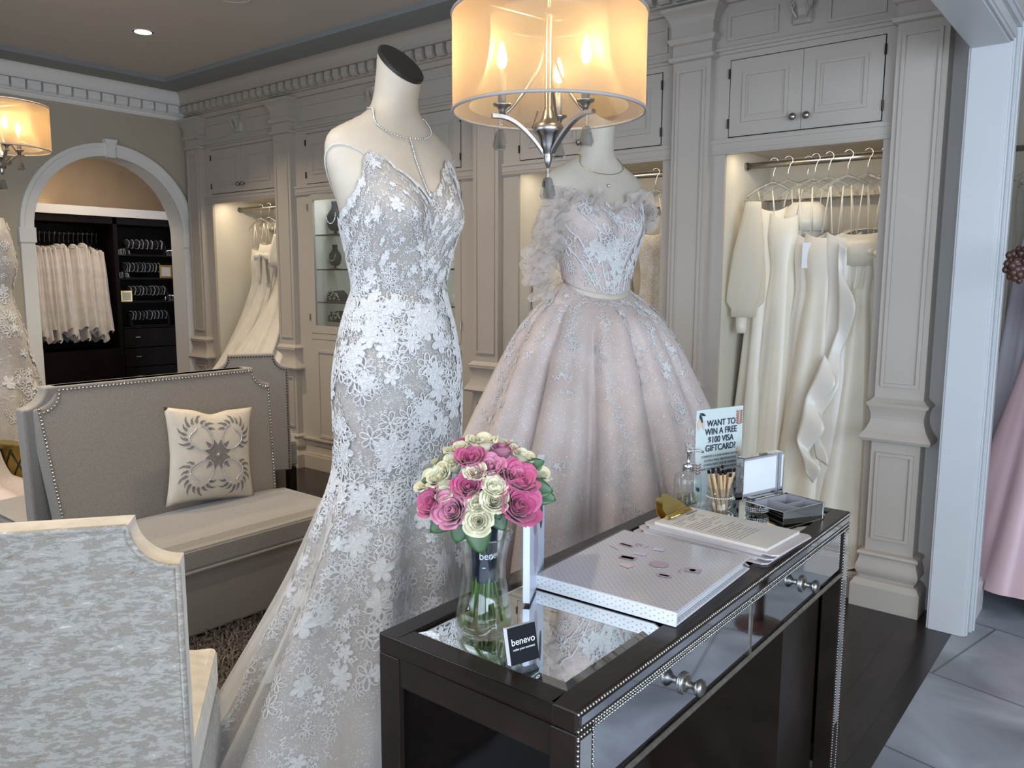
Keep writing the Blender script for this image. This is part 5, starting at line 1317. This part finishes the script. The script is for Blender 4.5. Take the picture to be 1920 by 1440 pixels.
# ------------------------------------------------------------------ chandelier
def chandelier(loc, label, power, rz=0, ztop=ZC):
    t = thing('chandelier', label, 'chandelier', loc, rz)     # origin: centre of the lower shade rim
    Rr, Hs = .208, .198
    def ringshade(r0, r1, z0, z1, name, mat, prof=None):
        P = prof or [(r0, z0), (r1, z1)]
        return MB().lathe(P, n=72, cap=False).build(name, mat, t, smooth=True)
    ringshade(Rr, Rr, 0, Hs, 'shade', 'shade')
    bell = [(.172, .010), (.160, .035), (.145, .065), (.134, .095), (.128, .13), (.126, .17), (.126, .192)]
    ringshade(0, 0, 0, 0, 'inner_shade', 'shade_in', bell)
    for z in (0, Hs):
        MB().tube([(Rr * math.cos(2 * PI * k / 72), Rr * math.sin(2 * PI * k / 72), z) for k in range(73)], .0035, 8, cap=False).build('rim', 'shaderim', t, smooth=True)
    MB().tube([(.126 * math.cos(2 * PI * k / 48), .126 * math.sin(2 * PI * k / 48), .192) for k in range(49)], .002, 6, cap=False).build('inner_rim', 'shaderim', t, smooth=True)
    # column, hub, finial
    top = ztop - loc[2]
    MB().lathe([(0, -.118), (.004, -.116), (.008, -.104), (.0095, -.094), (.008, -.088), (.012, -.084), (.016, -.07), (.021, -.055), (.026, -.047), (.032, -.042), (.034, -.034), (.030, -.026), (.019, -.019), (.014, -.008), (.012, .0), (.009, .006), (.009, .19), (.014, .195), (.014, .205), (.006, .21)], n=28).build('hub', 'nickel', t, smooth=True)
    MB().tube([(0, 0, .2), (0, 0, top - .02)], .005, 10).build('down_rod', 'nickel', t, smooth=True)
    MB().lathe([(.06, top - .0), (.06, top - .012), (.02, top - .03), (0, top - .032)], n=28).build('ceiling_canopy', 'nickel', t, smooth=True)
    m = MB()
    for k in range(3):
        a = 2 * PI * k / 3 + .3; m.tube([(.01 * math.cos(a), .01 * math.sin(a), .19), (Rr * math.cos(a), Rr * math.sin(a), .19)], .002, 6); m.tube([(.128 * math.cos(a), .128 * math.sin(a), .03), (Rr * math.cos(a), Rr * math.sin(a), .003)], .0018, 6)
    m.build('shade_spider', 'nickel', t)
    n = 3
    for k in range(n):
        a = R(38.8 - 45) + 2 * PI * k / n; c, s = math.cos(a), math.sin(a); P = lambda r, z, w=0: Vector((r * c - w * s, r * s + w * c, z))
        # strap arm of rectangular section sweeping from the hub up and outwards
        pts = []
        for i in range(13):
            q = i / 12 * PI / 2; pts.append((.014 + .096 * math.sin(q) + .0, -.080 + .064 * (1 - math.cos(q)) * 1.0))
        pts = [(.014, -.084)] + [(lerp(.014, .112, i / 12), -.084 + .070 * math.sin(i / 12 * PI / 2) ** .9) for i in range(1, 13)] + [(.126, -.0135)]
        rows = [[P(r, z - .004, -.0065), P(r, z - .004, .0065), P(r, z + .004, .0065), P(r, z + .004, -.0065)] for r, z in pts]
        m = MB().grid(rows, closeu=True); m.ngon(rows[0]); m.ngon(rows[-1]); arm = m.build('arm', 'nickel', t)
        def sub(mb, nm, mat, **kw): o = mb.build(nm, mat, None, **kw); o.parent = arm; return o
        # upper scroll
        pts = [P(.010 + .090 * (q ** 1.9), .16 - .172 * q ** .95) for q in [i / 12 for i in range(13)]]
        sub(MB().tube(pts, .003, 8), 'scroll', 'nickel', smooth=True)
        cup = MB().lathe([(.006, -.012), (.007, -.004), (.011, .002), (.019, .006), (.0195, .010), (.009, .011)], tuple(P(.104, .002)), 20); sub(cup, 'candle_cup', 'nickel', smooth=True)
        sub(MB().lathe([(.0085, 0), (.0085, .074)], tuple(P(.104, .010)), 16), 'candle_sleeve', 'candle', smooth=True)
        sub(MB().lathe([(.005, 0), (.0095, .012), (.0105, .022), (.007, .038), (.0025, .052), (0, .056)], tuple(P(.104, .084)), 16), 'bulb', 'bulb', smooth=True)
        cr = MB(); e = P(.108, -.019)
        cr.tube([e, e + Vector((0, 0, -.020))], .0008, 5)
        for sg in (0, 1): cr.tube([e + Vector((.004 * math.cos(q), .0 + .001 * sg, -.006 - .008 * sg + .004 * math.sin(q))) for q in [2 * PI * j / 10 for j in range(11)]], .0006, 5, cap=False)
        sub(cr, 'crystal_wire', 'nickel')
        sub(MB().lathe([(.006, -.024), (.0085, -.026), (.0165, -.057), (.013, -.064), (0, -.066)], tuple(e), 8), 'crystal', 'crystal')
        point('bulb_light', (loc[0] + P(.104, 0).x, loc[1] + P(.104, 0).y, loc[2] + .11), power, WARM, .012)
    cr = MB().tube([(0, 0, -.118), (0, 0, -.138)], .001, 5); cr.build('crystal_wire', 'nickel', t)
    MB().lathe([(.007, -.138), (.010, -.141), (.0185, -.176), (.014, -.184), (0, -.186)], n=8).build('crystal', 'crystal', t)
    return t
chandelier((-1.073, 1.459, 1.805), 'large amber drum shade chandelier with crystal drops hanging over the console table', .30)
chandelier((-4.26, 1.51, 2.03), 'smaller amber drum shade chandelier cut off at the left edge', .30)

# ------------------------------------------------------------------ ceiling fittings
def downlight(x, y, label, on=True, power=14, group=None):
    t = thing('ceiling_light' if on else 'ceiling_speaker', label, 'ceiling light' if on else 'ceiling speaker', (x, y, ZC + .03), 0, group)
    if on:
        MB().lathe([(.062, -.004), (.062, 0), (.050, 0), (.050, -.004)], n=36, cap=False).build('trim_ring', 'trim', t, smooth=False)
        MB().lathe([(.050, -.003), (0, -.003)], n=32, cap=False).build('lens', 'lampdisc', t)
        area('downlight_beam', (x, y, ZC + .02), (x, y, 0), .09, .09, power, WARMW, 120)
    else:
        MB().lathe([(.10, -.002), (.10, -.008), (.095, -.010), (.088, -.006), (.0, -.006)], n=44, cap=False).build('grille', 'ceil', t); MB().tube([(.095 * math.cos(2 * PI * k / 44), .095 * math.sin(2 * PI * k / 44), -.006) for k in range(45)], .006, 6, cap=False).build('rim', 'wall', t)
downlight(-5.10, 2.66, 'lit round recessed ceiling light', True, 12)
downlight(-4.07, 2.64, 'round recessed ceiling speaker at the top edge', False)
for x, y in ((-5.1, .7), (-3.3, .9), (-3.05, 2.75), (-1.7, .6), (-4.1, 1.7)):  # unseen lights added to give the salon warm top light
    downlight(x, y, 'unseen round recessed ceiling light added to warm the salon', True, 8, 'unseen ceiling lights added over the salon')

# ------------------------------------------------------------------ settees
def settee(loc, rz, label):
    t = thing('settee', label, 'settee', loc, rz)      # local: faces +x, width along y
    Wd = 1.04; D = .53
    MB().box(0.02, -Wd / 2 + .01, .02, D - .03, Wd / 2 - .01, .30).build('skirt', 'linen', t, bevel=.01)
    # seat cushion with rounded top and piping
    rows = []
    for j in range(13):
        v = j / 12; x = lerp(0, D, v); rows.append([(x, lerp(-Wd / 2, Wd / 2, u / 12), .40 + .025 * math.sin(PI * min(1, max(0, v))) ** .5 * math.sin(PI * u / 12) ** .35 - (.02 if j in (0, 12) else 0)) for u in range(13)])
    m = MB().box(0, -Wd / 2, .295, D, Wd / 2, .395); m.grid(rows); m.build('seat', 'linen', t, smooth=False, bevel=.02)
    MB().tube([(D + .003, -Wd / 2, .300), (D + .003, Wd / 2, .300)], .007, 8).build('piping', 'linen', t, smooth=True)
    # scalloped back panel leaning back
    H0, H1 = .34, 1.0; hw = Wd / 2 + .03; nr = .085
    def outline(ins=0):
        pts = [(-hw + .05 + ins, H0 - .05), (-hw + ins, H1 - nr)]
        for k in range(9):
            a = PI / 2 * k / 8; pts.append((-hw + ins + nr * math.sin(a) * 1.0, H1 - ins - nr * math.cos(a)) if ins == 0 else (-hw + ins + nr * math.sin(a), H1 - ins - nr * math.cos(a)))
        left = pts; right = [(-y, z) for y, z in reversed(left)]
        return left + right
    lean = .16
    def place(y, z, x): return (x - (z - .4) * lean, y, z)
    def slab(x0, x1, ins, name, mat, bev):
        o = outline(ins); n = len(o); A = [place(y, z, x0) for y, z in o]; B = [place(y, z, x1) for y, z in o]
        fs = [(i, (i + 1) % n, n + (i + 1) % n, n + i) for i in range(n)] + [tuple(range(n))[::-1], tuple(range(n, 2 * n))]
        return MB().add(A + B, fs).build(name, mat, t, bevel=bev)
    slab(-.085, .0, 0, 'backrest', 'linen', .008); 
    o = outline(.016)[1:-1]; m = MB()
    for i in range(len(o) - 1):
        p, q = Vector(o[i]), Vector(o[i + 1]); k = max(1, int((q - p).length / .0155))
        for j in range(k):
            c = p.lerp(q, j / k); m.ball(place(c.x, c.y, .002), .0066, 6)
    for s in (-1, 1):
        for j in range(34):
            z = lerp(.40, H1 - nr, j / 34); y = s * (hw - .05 * (1 - (z - .3) / .6) * 1 - .016) ; m.ball(place(s * lerp(hw - .045 - .016, hw - .016, (z - .29) / (H1 - nr - .29)), z, .002), .0066, 6)
    m.build('nailhead_trim', 'nail', t, smooth=True)['kind'] = 'stuff'
    for sx in (.05, D - .08):
        for sy in (-Wd / 2 + .05, Wd / 2 - .05): MB().box(sx - .02, sy - .02, 0, sx + .02, sy + .02, .03).build('foot', 'darkwood', t)
    return t
settee((-3.40, 1.835, 0), 0, 'grey linen settee with silver nailheads holding the embroidered pillow')
settee((-3.67, 1.80, 0), PI, 'grey linen settee backing onto the one with the pillow, its seat at the left edge')
def pillow():
    t = thing('throw_pillow', 'cream pillow with grey scroll embroidery and rhinestones, on the settee', 'pillow', (-3.335, 1.955, .640))
    S = .205
    def P(u, v, side=1):
        e = (1 - abs(u) ** 2.6) * (1 - abs(v) ** 2.6); ear = 1 + .07 * (abs(u) * abs(v)) ** 3; notch = .10 * math.exp(-((u - .0) / .28) ** 2) * max(0, v) ** 3
        return Vector((side * .06 * max(e, 0) ** .6, u * S * ear * (1 - .05 * (1 - abs(v))), (v * ear - notch) * S))
    n = 24; mb = MB()
    for side in (1, -1): mb.grid([[P(-1 + 2 * i / n, -1 + 2 * j / n, side) for i in range(n + 1)] for j in range(n + 1)])
    rot = Matrix.Rotation(R(-10), 4, 'Y') @ Matrix.Rotation(R(-7), 4, 'X'); mb.xf(rot).build('cushion', 'pillow', t, smooth=True)
    em = MB(); bd = MB()
    def pt(u, v, h=.002): return rot @ (P(u, v) + Vector((h, 0, 0)))
    for sx in (-1, 1):
        for sy in (-1, 1):
            # bead outline of the corner teardrop
            ln = []
            for k in range(60):
                a = 2 * PI * k / 60; r = .25 * (1 + .45 * math.cos(a - PI * 1.25) ** 3); ln.append((sx * (.42 + r * math.cos(a)), sy * (.42 + r * math.sin(a))))
            for k in range(0, 60, 1):
                if not (12 < k < 18): u, v = ln[k]; bd.ball(tuple(pt(u, v, .003)), .0032, 6)
            # feathered scrolls outside
            for k in range(11):
                a = -.95 + k * .35; bx = .42 + .27 * math.cos(a); by = .42 + .27 * math.sin(a); l = .30 if k % 2 else .20; aa = a - .1
                rows = []
                for q in range(6):
                    s = q / 5; cxu = bx + l * s * math.cos(aa + s * .9); cyv = by + l * s * math.sin(aa + s * .9); w_ = .038 * math.sin(PI * min(.95, s + .15)) * (1 + .5 * math.sin(14 * s))
                    rows.append([pt(max(-.97, min(.97, sx * (cxu + w_ * math.sin(aa)))), max(-.97, min(.97, sy * (cyv - w_ * math.cos(aa))))), pt(max(-.97, min(.97, sx * (cxu - w_ * math.sin(aa)))), max(-.97, min(.97, sy * (cyv + w_ * math.cos(aa)))))])
                em.grid(rows)
            # central star leaf
            for da in (-.5, 0, .5):
                rows = []
                for q in range(6):
                    s = q / 5; a = PI / 4 + da; r = .05 + .36 * s * (1 if da == 0 else .8); w_ = .055 * math.sin(PI * min(.97, s * .9 + .08)); cu, cv = r * math.cos(a), r * math.sin(a)
                    rows.append([pt(sx * (cu + w_ * math.sin(a)), sy * (cv - w_ * math.cos(a))), pt(sx * (cu - w_ * math.sin(a)), sy * (cv + w_ * math.cos(a)))])
                em.grid(rows)
    bd.ball(tuple(pt(0, 0, .004)), .007, 8)
    em.build('embroidery', 'embroid', t); bd.build('rhinestones', 'bead', t, smooth=True)['kind'] = 'stuff'
pillow()
# rug
def rug():
    t = thing('rug', 'dark brown shaggy rug under the seating', 'rug', (-2.55, 1.35, 0))
    MB().box(-1.1, -1.3, .0, 1.0, 1.0, .012).build('backing', 'rugbase', t)
    rnd = np.random.default_rng(3); v = []; f = []
    N = 26000; xs = rnd.uniform(-1.1, 1.0, N); ys = rnd.uniform(-1.25, .95, N)
    for x, y in zip(xs, ys):
        if -.42 > x and y > -.05: continue
        a = rnd.uniform(0, 6.28); l = rnd.uniform(.012, .034); hgt = rnd.uniform(.010, .030); w_ = .0028; ca, sa = math.cos(a), math.sin(a); o = len(v)
        v += [(x - sa * w_, y + ca * w_, .01), (x + sa * w_, y - ca * w_, .01), (x + ca * l * .6 + sa * w_, y + sa * l * .6 - ca * w_, .01 + hgt), (x + ca * l * .6 - sa * w_, y + sa * l * .6 + ca * w_, .01 + hgt), (x + ca * l * 1.4, y + sa * l * 1.4, .008 + hgt * .8)]
        f += [(o, o + 1, o + 2, o + 3), (o + 3, o + 2, o + 4)]
    MB().add(v, f).build('pile', 'rug', t)['kind'] = 'stuff'
rug()
# foreground chair
def parsons():
    # local: +x front, width along y
    d = math.atan2(.6, -.8)
    t = thing('upholstered_chair', 'mottled grey velvet chair seen from behind in the near left corner', 'chair', (-1.64, .555, 0), d)
    hw = .29; H1 = .985; H0 = .03; nr = .085
    o = [(-hw, .28), (-hw, H1 - nr)]
    for k in range(11): a = PI / 2 * k / 10; o.append((-hw + nr * 1.0 * math.sin(a), H1 - nr * math.cos(a)))
    o = o + [(-y, z) for y, z in reversed(o)]
    n = len(o)
    def place(y, z, x): return (x - (z - .3) * .03, y, z)
    A = [place(y, z, -.035) for y, z in o]; B = [place(y, z, .045) for y, z in o]
    MB().add(A, [tuple(range(n))]).build('back_panel', 'velvet', t)
    m = MB().add(A + B, [(i, (i + 1) % n, n + (i + 1) % n, n + i) for i in range(n)]); ed = m.build('backrest_edge', 'velvetedge', t)
    MB().add([(x + .0, y, z) for x, y, z in B], [tuple(range(n))]).build('inner_back', 'velvet', t)
    pp = MB().tube([(a - .002, b, c) for a, b, c in A[:]], .006, 8); pp.build('piping', 'velvet', t, smooth=True)
    rows = []
    for j in range(11):
        v = j / 10; x = lerp(.03, .50, v); rows.append([(x, lerp(-.285, .285, u / 10), .47 + .035 * (math.sin(PI * u / 10) ** .4) * (1 - .6 * v ** 6)) for u in range(11)])
    m = MB().grid(rows); m.box(.03, -.287, .37, .52, .287, .475); m.build('seat', 'velvetedge', t, bevel=.015)
    MB().prism([(-.03, -.28), (.51, -.29), (.51, .29), (-.03, .28)], 'z', .05, .37).build('skirt', 'velvet', t, bevel=.01)
    for x in (0, .44):
        for y in (-.23, .23): MB().box(x - .018, y - .018, 0, x + .018, y + .018, .06).build('leg', 'darkwood', t)
parsons()
# second upholstered chair by the closets, gown swept over it
def backchair():
    t = thing('upholstered_chair', 'taupe chair with bronze nailheads and notched top behind the settee', 'chair', (-4.13, 2.70, 0), R(148))
    hw = .21; H1 = 1.0; nr = .08; o = [(-hw, .3), (-hw, H1 - nr)]
    for k in range(9): a = PI / 2 * k / 8; o.append((-hw + nr * math.sin(a), H1 - nr * math.cos(a)))
    o = o + [(-y, z) for y, z in reversed(o)]; n = len(o)
    A = [(-.03, y, z) for y, z in o]; B = [(.04, y, z) for y, z in o]
    MB().add(A + B, [(i, (i + 1) % n, n + (i + 1) % n, n + i) for i in range(n)] + [tuple(range(n)), tuple(range(n, 2 * n))[::-1]]).build('backrest', 'linen', t, bevel=.006)
    m = MB()
    for i in range(len(o) - 1):
        p, q = Vector(o[i]), Vector(o[i + 1]); k = max(1, int((q - p).length / .016))
        for j in range(k): c = p.lerp(q, j / k); m.ball((-.033, c.x * .94, c.y - .015), .005, 6)
    m.build('nailhead_trim', 'bronze', t, smooth=True)['kind'] = 'stuff'
    MB().box(.04, -.25, .30, .50, .25, .46).build('seat', 'linen', t, bevel=.02)
    for x in (.0, .46):
        for y in (-.22, .22): MB().box(x - .018, y - .018, 0, x + .018, y + .018, .31).build('leg', 'darkwood', t)
backchair()

# ------------------------------------------------------------------ gowns on forms at the far left
def side_gown(loc, rz, label, mat, hw, zt, hem, seed, lace=True, bust=True):
    t = thing('display_gown', label, 'gown', (*loc, 0), rz)
    keys = [(zt, .10, .075, 0, 0, 0), (zt - .10, .155 * hw, .10, 0, 0, 0), (zt - .26, .155 * hw, .125, .0, 0, 0), (zt - .45, .12 * hw, .09, 0, 0, .01), (zt - .62, .17 * hw, .13, 0, 0, .02), (zt - .95, .21 * hw, .2, 0, 0, .06), (.30, hem * .85, hem * .8, 0, 0, .12), (.02, hem, hem, 0, 0, .14)]
    rows = gown_rows(keys, 9, seed, 90, 60)
    MB().grid(rows, closeu=True).build('dress_body', mat, t, smooth=True)
    if lace:
        S = Surf(rows); rnd = random.Random(seed); sp = []
        for _ in range(800): sp.append(('s' if rnd.random() < .6 else 'f', rnd.uniform(0, 6.28), rnd.random() ** .9 * .97, rnd.uniform(0, 6.28), rnd.uniform(.018, .04)))
        scatter_lace(S, sp, seed).build('lace_applique', 'lace', t)
    return t
def side_forms():
    side_gown((-5.35, 1.80), 0, 'lace covered gown on a form at the left edge by the arch', 'gown1', 1.0, 1.78, .42, 41)
    t = thing('mannequin', 'ivory mannequin neck and shoulder cut off at the left edge', 'mannequin', (-5.35, 1.80, 0))
    MB().lathe([(.13, 0), (.13, .015), (.02, .03), (.02, 1.3), (.10, 1.42), (.09, 1.74), (.05, 1.80), (.045, 1.88), (0, 1.88)], n=24, sy=1.0).build('torso', 'manne', t, smooth=True)
    side_gown((-4.75, 1.40), 0, 'plain blush tulle gown skirt at the left edge behind the settees', 'gown2', .8, 1.35, .42, 42, lace=False)
    p = thing('planter', 'gold lattice planter between the left edge gowns', 'planter', (-4.98, 1.80, 0))
    m = MB().lathe([(.12, 0), (.13, .02), (.15, .5), (.155, .52), (.145, .52), (.0, .50)], n=24); m.build('pot', 'goldpot', p, smooth=True)
    m = MB()
    for k in range(12):
        for sg in (-1, 1):
            m.tube([((.123 + .03 * s) * math.cos(2 * PI * k / 12 + sg * s * 1.6), (.123 + .03 * s) * math.sin(2 * PI * k / 12 + sg * s * 1.6), .02 + .47 * s) for s in [i / 12 for i in range(13)]], .004, 5)
    m.build('lattice', 'bronze', p)
side_forms()

# ------------------------------------------------------------------ accessory room beyond the arch
XC = -8.2
struct(MB().box(XC - .62, 1.9, 0, XC - .5, 5.0, 2.8).build('wall_accessory_back', 'tanwall'))
struct(MB().box(XC - .5, 1.9, 0, XW - TW, 2.0, 2.8).build('wall_accessory_left', 'tanwall'))
struct(MB().box(XC - .5, 4.9, 0, XW - TW, 5.0, 2.8).build('wall_accessory_right', 'tanwall'))
struct(MB().box(XC - .6, 1.9, 2.72, XW - TW, 5.0, 2.8).build('ceiling', 'ceil'))
struct(MB().box(XC - .03, 2.0, 2.03, XC + .02, 4.9, 2.115).box(XC - .5, 2.0, 2.03, XC, 4.9, 2.05).build('trim_6', 'trim'))
struct(MB().box(XC - .5, 2.0, 2.05, XC - .45, 4.9, 2.72).build('wall_accessory_upper', 'tanwall'))
area('accessory_light', (-7.4, 3.4, 2.68), (-7.6, 3.4, 0), .5, 1.2, 12, (1, .84, .66)); area('accessory_uplight', (XC - .2, 3.4, 2.14), (XC - .3, 3.4, 2.9), .1, 2.0, 1.2, (1, .76, .52))
def dark_unit():
    t = thing('open_wardrobe', 'dark wood open wardrobe unit with jewellery shelves and drawers seen through the arch', 'wardrobe', (XC, 3.6, 0))
    b = MB(); xb = XC - .45
    b.box(xb, 2.0, 0, xb + .02, 4.9, 2.03); b.box(xb, 2.0, 0, XC, 2.03, 2.03); b.box(xb, 4.87, 0, XC, 4.9, 2.03); b.box(xb, 3.86, 0, XC, 3.90, 2.03); b.box(xb, 2.0, 1.96, XC, 4.9, 2.03); b.box(xb, 2.03, 0, XC - .0, 3.86, .72)
    b.build('carcass', 'darkwood', t, world=True)
    for z in (1.66, 1.425, 1.185, .93): MB().box(xb + .02, 3.90, z - .012, XC - .01, 4.87, z).build('shelf', 'darkwood', t, world=True)
    for k in range(4):
        z0 = .12 + .2 * k; o = MB().box(XC - .02, 3.91, z0, XC, 4.86, z0 + .19).build('drawer', 'darkwood', t, world=True)
        for y in (4.02, 4.72):
            q = MB().box(XC, y, z0 + .10, XC + .015, y + .05, z0 + .108).build('pull', 'nickel', None); q.parent = o; q.data.transform(Matrix.Translation(-Vector(t.location)))
    MB().tube([(XC - .2, 2.03, 1.86), (XC - .2, 3.86, 1.86)], .013, 10).build('hanging_rod', 'bronze', t, world=True)
dark_unit()
vr = random.Random(12); first = None; vbodies = []
for k in range(16):
    y = 3.12 + k * .044; zt = 1.73 - vr.uniform(0, .03); zb = vr.choice((.86, .90, .95, .82, .92)); seed = 60 + k
    if k < 6:
        t = thing('veil', 'gathered ivory tulle veil in the row hanging through the arch', 'veil', (XC - .17, y, 0), 0, 'ivory veils in the dark wardrobe')
        rows = gown_rows([(zt, .10, .02, 0, 0, .05), (zt - .2, .13, .03, 0, 0, .10), (zt - .5, .15, .038, 0, 0, .16), (zb, .17, .05, .02, 0, .28)], 5, seed, 36, 24)
        MB().grid(rows, closeu=True).build('tulle', 'veil', t, smooth=True); MB().lathe([(.03, 0), (.06, -.01), (.1, -.04)], (0, 0, zt + .02), 16, cap=False, sy=.25).build('veil_comb', 'veil', t); vbodies.append(t)
    else:
        t = copy_tree(vbodies[k % 6]); t.location = (XC - .17 + vr.uniform(-.03, .05), y, vr.uniform(-.03, .03)); t.rotation_euler = (0, 0, vr.uniform(-.15, .15))
    h = make_hanger((XC - .2 + .0, y, 1.86 + .008), R(0) + vr.uniform(-.15, .15), 'pale hanger holding a veil in the dark wardrobe', 'veil hangers in the dark wardrobe', False, .10) if k == 0 else None
    if h: vh = h
    else:
        h = copy_tree(vh); h.location = (XC - .2, y, 1.868); h.rotation_euler = (0, 0, vr.uniform(-.2, .2))
# bracelets on black rolls
def roll(y, z, label, n, gold=False, L=.42):
    t = thing('bracelet_roll', label, 'jewellery display', (XC - .12, y, z))
    MB().tube([(0, -L / 2, .115), (0, L / 2, .115)], .038, 20).build('roll', 'blackvel', t, smooth=True)
    MB().box(-.05, -L / 2, 0, .05, -L / 2 + .015, .10).box(-.05, L / 2 - .015, 0, .05, L / 2, .10).box(-.05, -L / 2, 0, .05, L / 2, .008).build('stand', 'blackvel', t)
    return t
first = None
def bracelets(y, z, n, shelf, L=.36):
    global first
    lab = 'thin sparkling bracelet looped over the black roll on the %s shelf' % shelf; grp = 'bracelets on the %s shelf' % shelf
    for k in range(n):
        yy = y - L / 2 + L * k / (n - 1)
        if first is None:
            m = MB()
            for q in range(26): a = 2 * PI * q / 26; m.ball((.044 * math.cos(a), .002 * math.sin(3 * a), .044 * math.sin(a)), .0055, 5)
            first = m.build('bracelet', 'bead', None, smooth=True); o = first
        else: o = first.copy(); C.objects.link(o)
        o.location = (XC - .12, yy, z + .112); o.rotation_euler = (0, 0, vr.uniform(-.25, .25)); s = vr.uniform(.95, 1.12); o.scale = (s, vr.uniform(.7, 1.8), s); tag(o, lab, 'bracelet', grp)
for (y, z, n, nm) in ((4.23, 1.661, 8, 'top'), (4.19, 1.426, 10, 'second'), (4.23, 1.186, 10, 'third'), (4.23, .931, 10, 'bottom')):
    roll(y, z, 'black velvet bracelet roll on the %s jewellery shelf' % nm, n); bracelets(y, z, n, nm)
def frame_pic(y, z, label, s=.10):
    t = thing('picture_frame', label, 'frame', (XC - .06, y, z), R(0))
    MB().box(-.012, -s / 2 * 1.2, 0, 0, s / 2 * 1.2, s * 1.2).build('frame', 'gold', t, bevel=.003); MB().box(0, -s / 2 * .85, s * .18, .002, s / 2 * .85, s * 1.0).build('picture', 'cream', t)
frame_pic(4.42, 1.426, 'small gold framed picture at the right end of the second jewellery shelf', .115); frame_pic(3.99, 1.186, 'small gold framed card at the left end of the third jewellery shelf', .095)
def tiara(y, z, label):
    t = thing('tiara', label, 'tiara', (XC - .1, y, z)); m = MB()
    for k in range(13): a = PI * k / 12; hh = .03 + .03 * math.sin(a); m.tube([(.0, .07 * math.cos(a), 0), (.0, .06 * math.cos(a), hh)], .003, 5); m.ball((0, .06 * math.cos(a), hh), .006, 6)
    m.tube([(0, .07 * math.cos(PI * k / 12), .006) for k in range(13)], .005, 6); m.build('band', 'bead', t)
tiara(4.0, 1.661, 'crystal tiara at the left end of the top jewellery shelf'); tiara(4.50, 1.661, 'crystal tiara at the right end of the top jewellery shelf')
tiara(3.98, 1.426, 'low crystal comb at the left end of the second jewellery shelf'); tiara(4.48, 1.186, 'low crystal comb at the right end of the third jewellery shelf')
def stool():
    t = thing('stool', 'round blush velvet stool seen through the arch', 'stool', (-7.05, 3.62, 0))
    MB().lathe([(.0, .41), (.2, .41), (.22, .43), (.225, .47), (.21, .51), (.12, .53), (0, .535)], n=32).build('seat', 'pinkseat', t, smooth=True)
    for k in range(4): a = PI / 4 + PI / 2 * k; MB().tube([(.15 * math.cos(a), .15 * math.sin(a), .42), (.18 * math.cos(a), .18 * math.sin(a), 0)], [.018, .012], 10).build('leg', 'darkwood', t, smooth=True)
stool()
ct = thing('clothes_rod', 'short bronze rod inside the arch room carrying the blush gown', 'clothes rod', (-7.3, 4.5, 1.86))
MB().tube([(-7.3, 4.1, 1.86), (-7.3, 4.9, 1.86)], .012, 10).build('pole', 'bronze', ct, smooth=True, world=True); MB().box(-7.33, 4.88, 1.83, -7.27, 4.90, 1.89).build('bracket', 'bronze', ct, world=True)
hang_gown('blush gown hanging at the right inside the arch room', -7.3, 4.35, 'pinkseat', 0, 1.5, .1, .09, .07, .22, 7, 55, name='hanging_gown', hz=1.86, hlabel='clear hanger of the blush gown inside the arch room')

# ------------------------------------------------------------------ entrance room seen at the right edge
MBb = MB().box(XI, 3.70, 0, XI + .018, 3.98, .13).box(XI, 3.70, .13, XI + .01, 3.98, .145); struct(MBb.build('baseboard_right', 'trim'))
struct(MB().box(-.63, 4.86, 0, 3.2, 4.9, .14).build('baseboard_entrance', 'trim'))
def rack():
    t = thing('gown_rack', 'white wall rack with low plinth carrying the coloured gowns at the right edge', 'rack', (0.3, 4.45, 0))
    MB().box(-.91, -.10, .0, 1.2, .30, .04).build('plinth', 'trim', t)
    MB().tube([(-.92, 0, 2.05), (1.2, 0, 2.05)], .014, 10).build('rail', 'nickel', t, smooth=True)
    for x in (1.18,): MB().box(x - .02, -.02, .04, x + .02, .4, 2.07).build('upright', 'trim', t)
rack()
G = 'coloured gowns on the right edge rack'
hang_gown('grey lilac chiffon gown on the right edge rack', -.43, 4.42, 'lilac', .2, 1.95, .10, .10, .09, .24, 9, 71, group=G, hz=2.05, lean=(-.03, -.12), hem_d=.20)
hang_gown('dusty pink satin gown at the right edge beside the casing', -.37, 4.25, 'pink', .2, 1.45, .10, .11, .08, .26, 6, 72, group=G, hz=2.05, lean=(-.06, -.10), hem_d=.22)
hang_gown('pale taupe gown hanging against the wall beside the casing', -.53, 4.60, 'tullegown', .1, 1.90, .12, .06, .05, .09, 5, 73, group=G, hz=2.05)
def ornament():
    t = thing('carved_stand', 'dark mahogany stand with a carved rosette end, cut off at the right edge', 'stand', (-.385, 3.15, 0))
    m = MB(); rnd = random.Random(9)
    for k in range(26):
        a = 2.4 * k; r = .045 * math.sqrt(k / 26); m.ball((r * math.cos(a) * .8, .02 * rnd.random(), 1.50 + 1.3 * r * math.sin(a)), .016 - .006 * k / 26, 8, 1.2)
    m.build('crest', 'carved', t, smooth=True)
    MB().tube([(.30, .02, .03), (.30, .02, 1.42), (.22, .02, 1.50), (.02, .02, 1.52)], .02, 10).build('post', 'carved', t, smooth=True); MB().lathe([(.10, 0), (.10, .012), (.03, .03)], (.30, .02, 0), 24).build('base', 'carved', t)
ornament()
pilaster(-.15, 'carved pilaster in the entrance room just outside the right edge', 4.1, 3.98, True)

# lettering becomes plain mesh
bpy.context.view_layer.update(); dg = bpy.context.evaluated_depsgraph_get()
for o in [q for q in bpy.data.objects if q.type == 'FONT']:
    me = bpy.data.meshes.new_from_object(o.evaluated_get(dg)); n = bpy.data.objects.new('lettering', me); C.objects.link(n); n.parent = o.parent
    n.location = o.location; n.rotation_euler = o.rotation_euler; n.scale = o.scale; bpy.data.objects.remove(o)
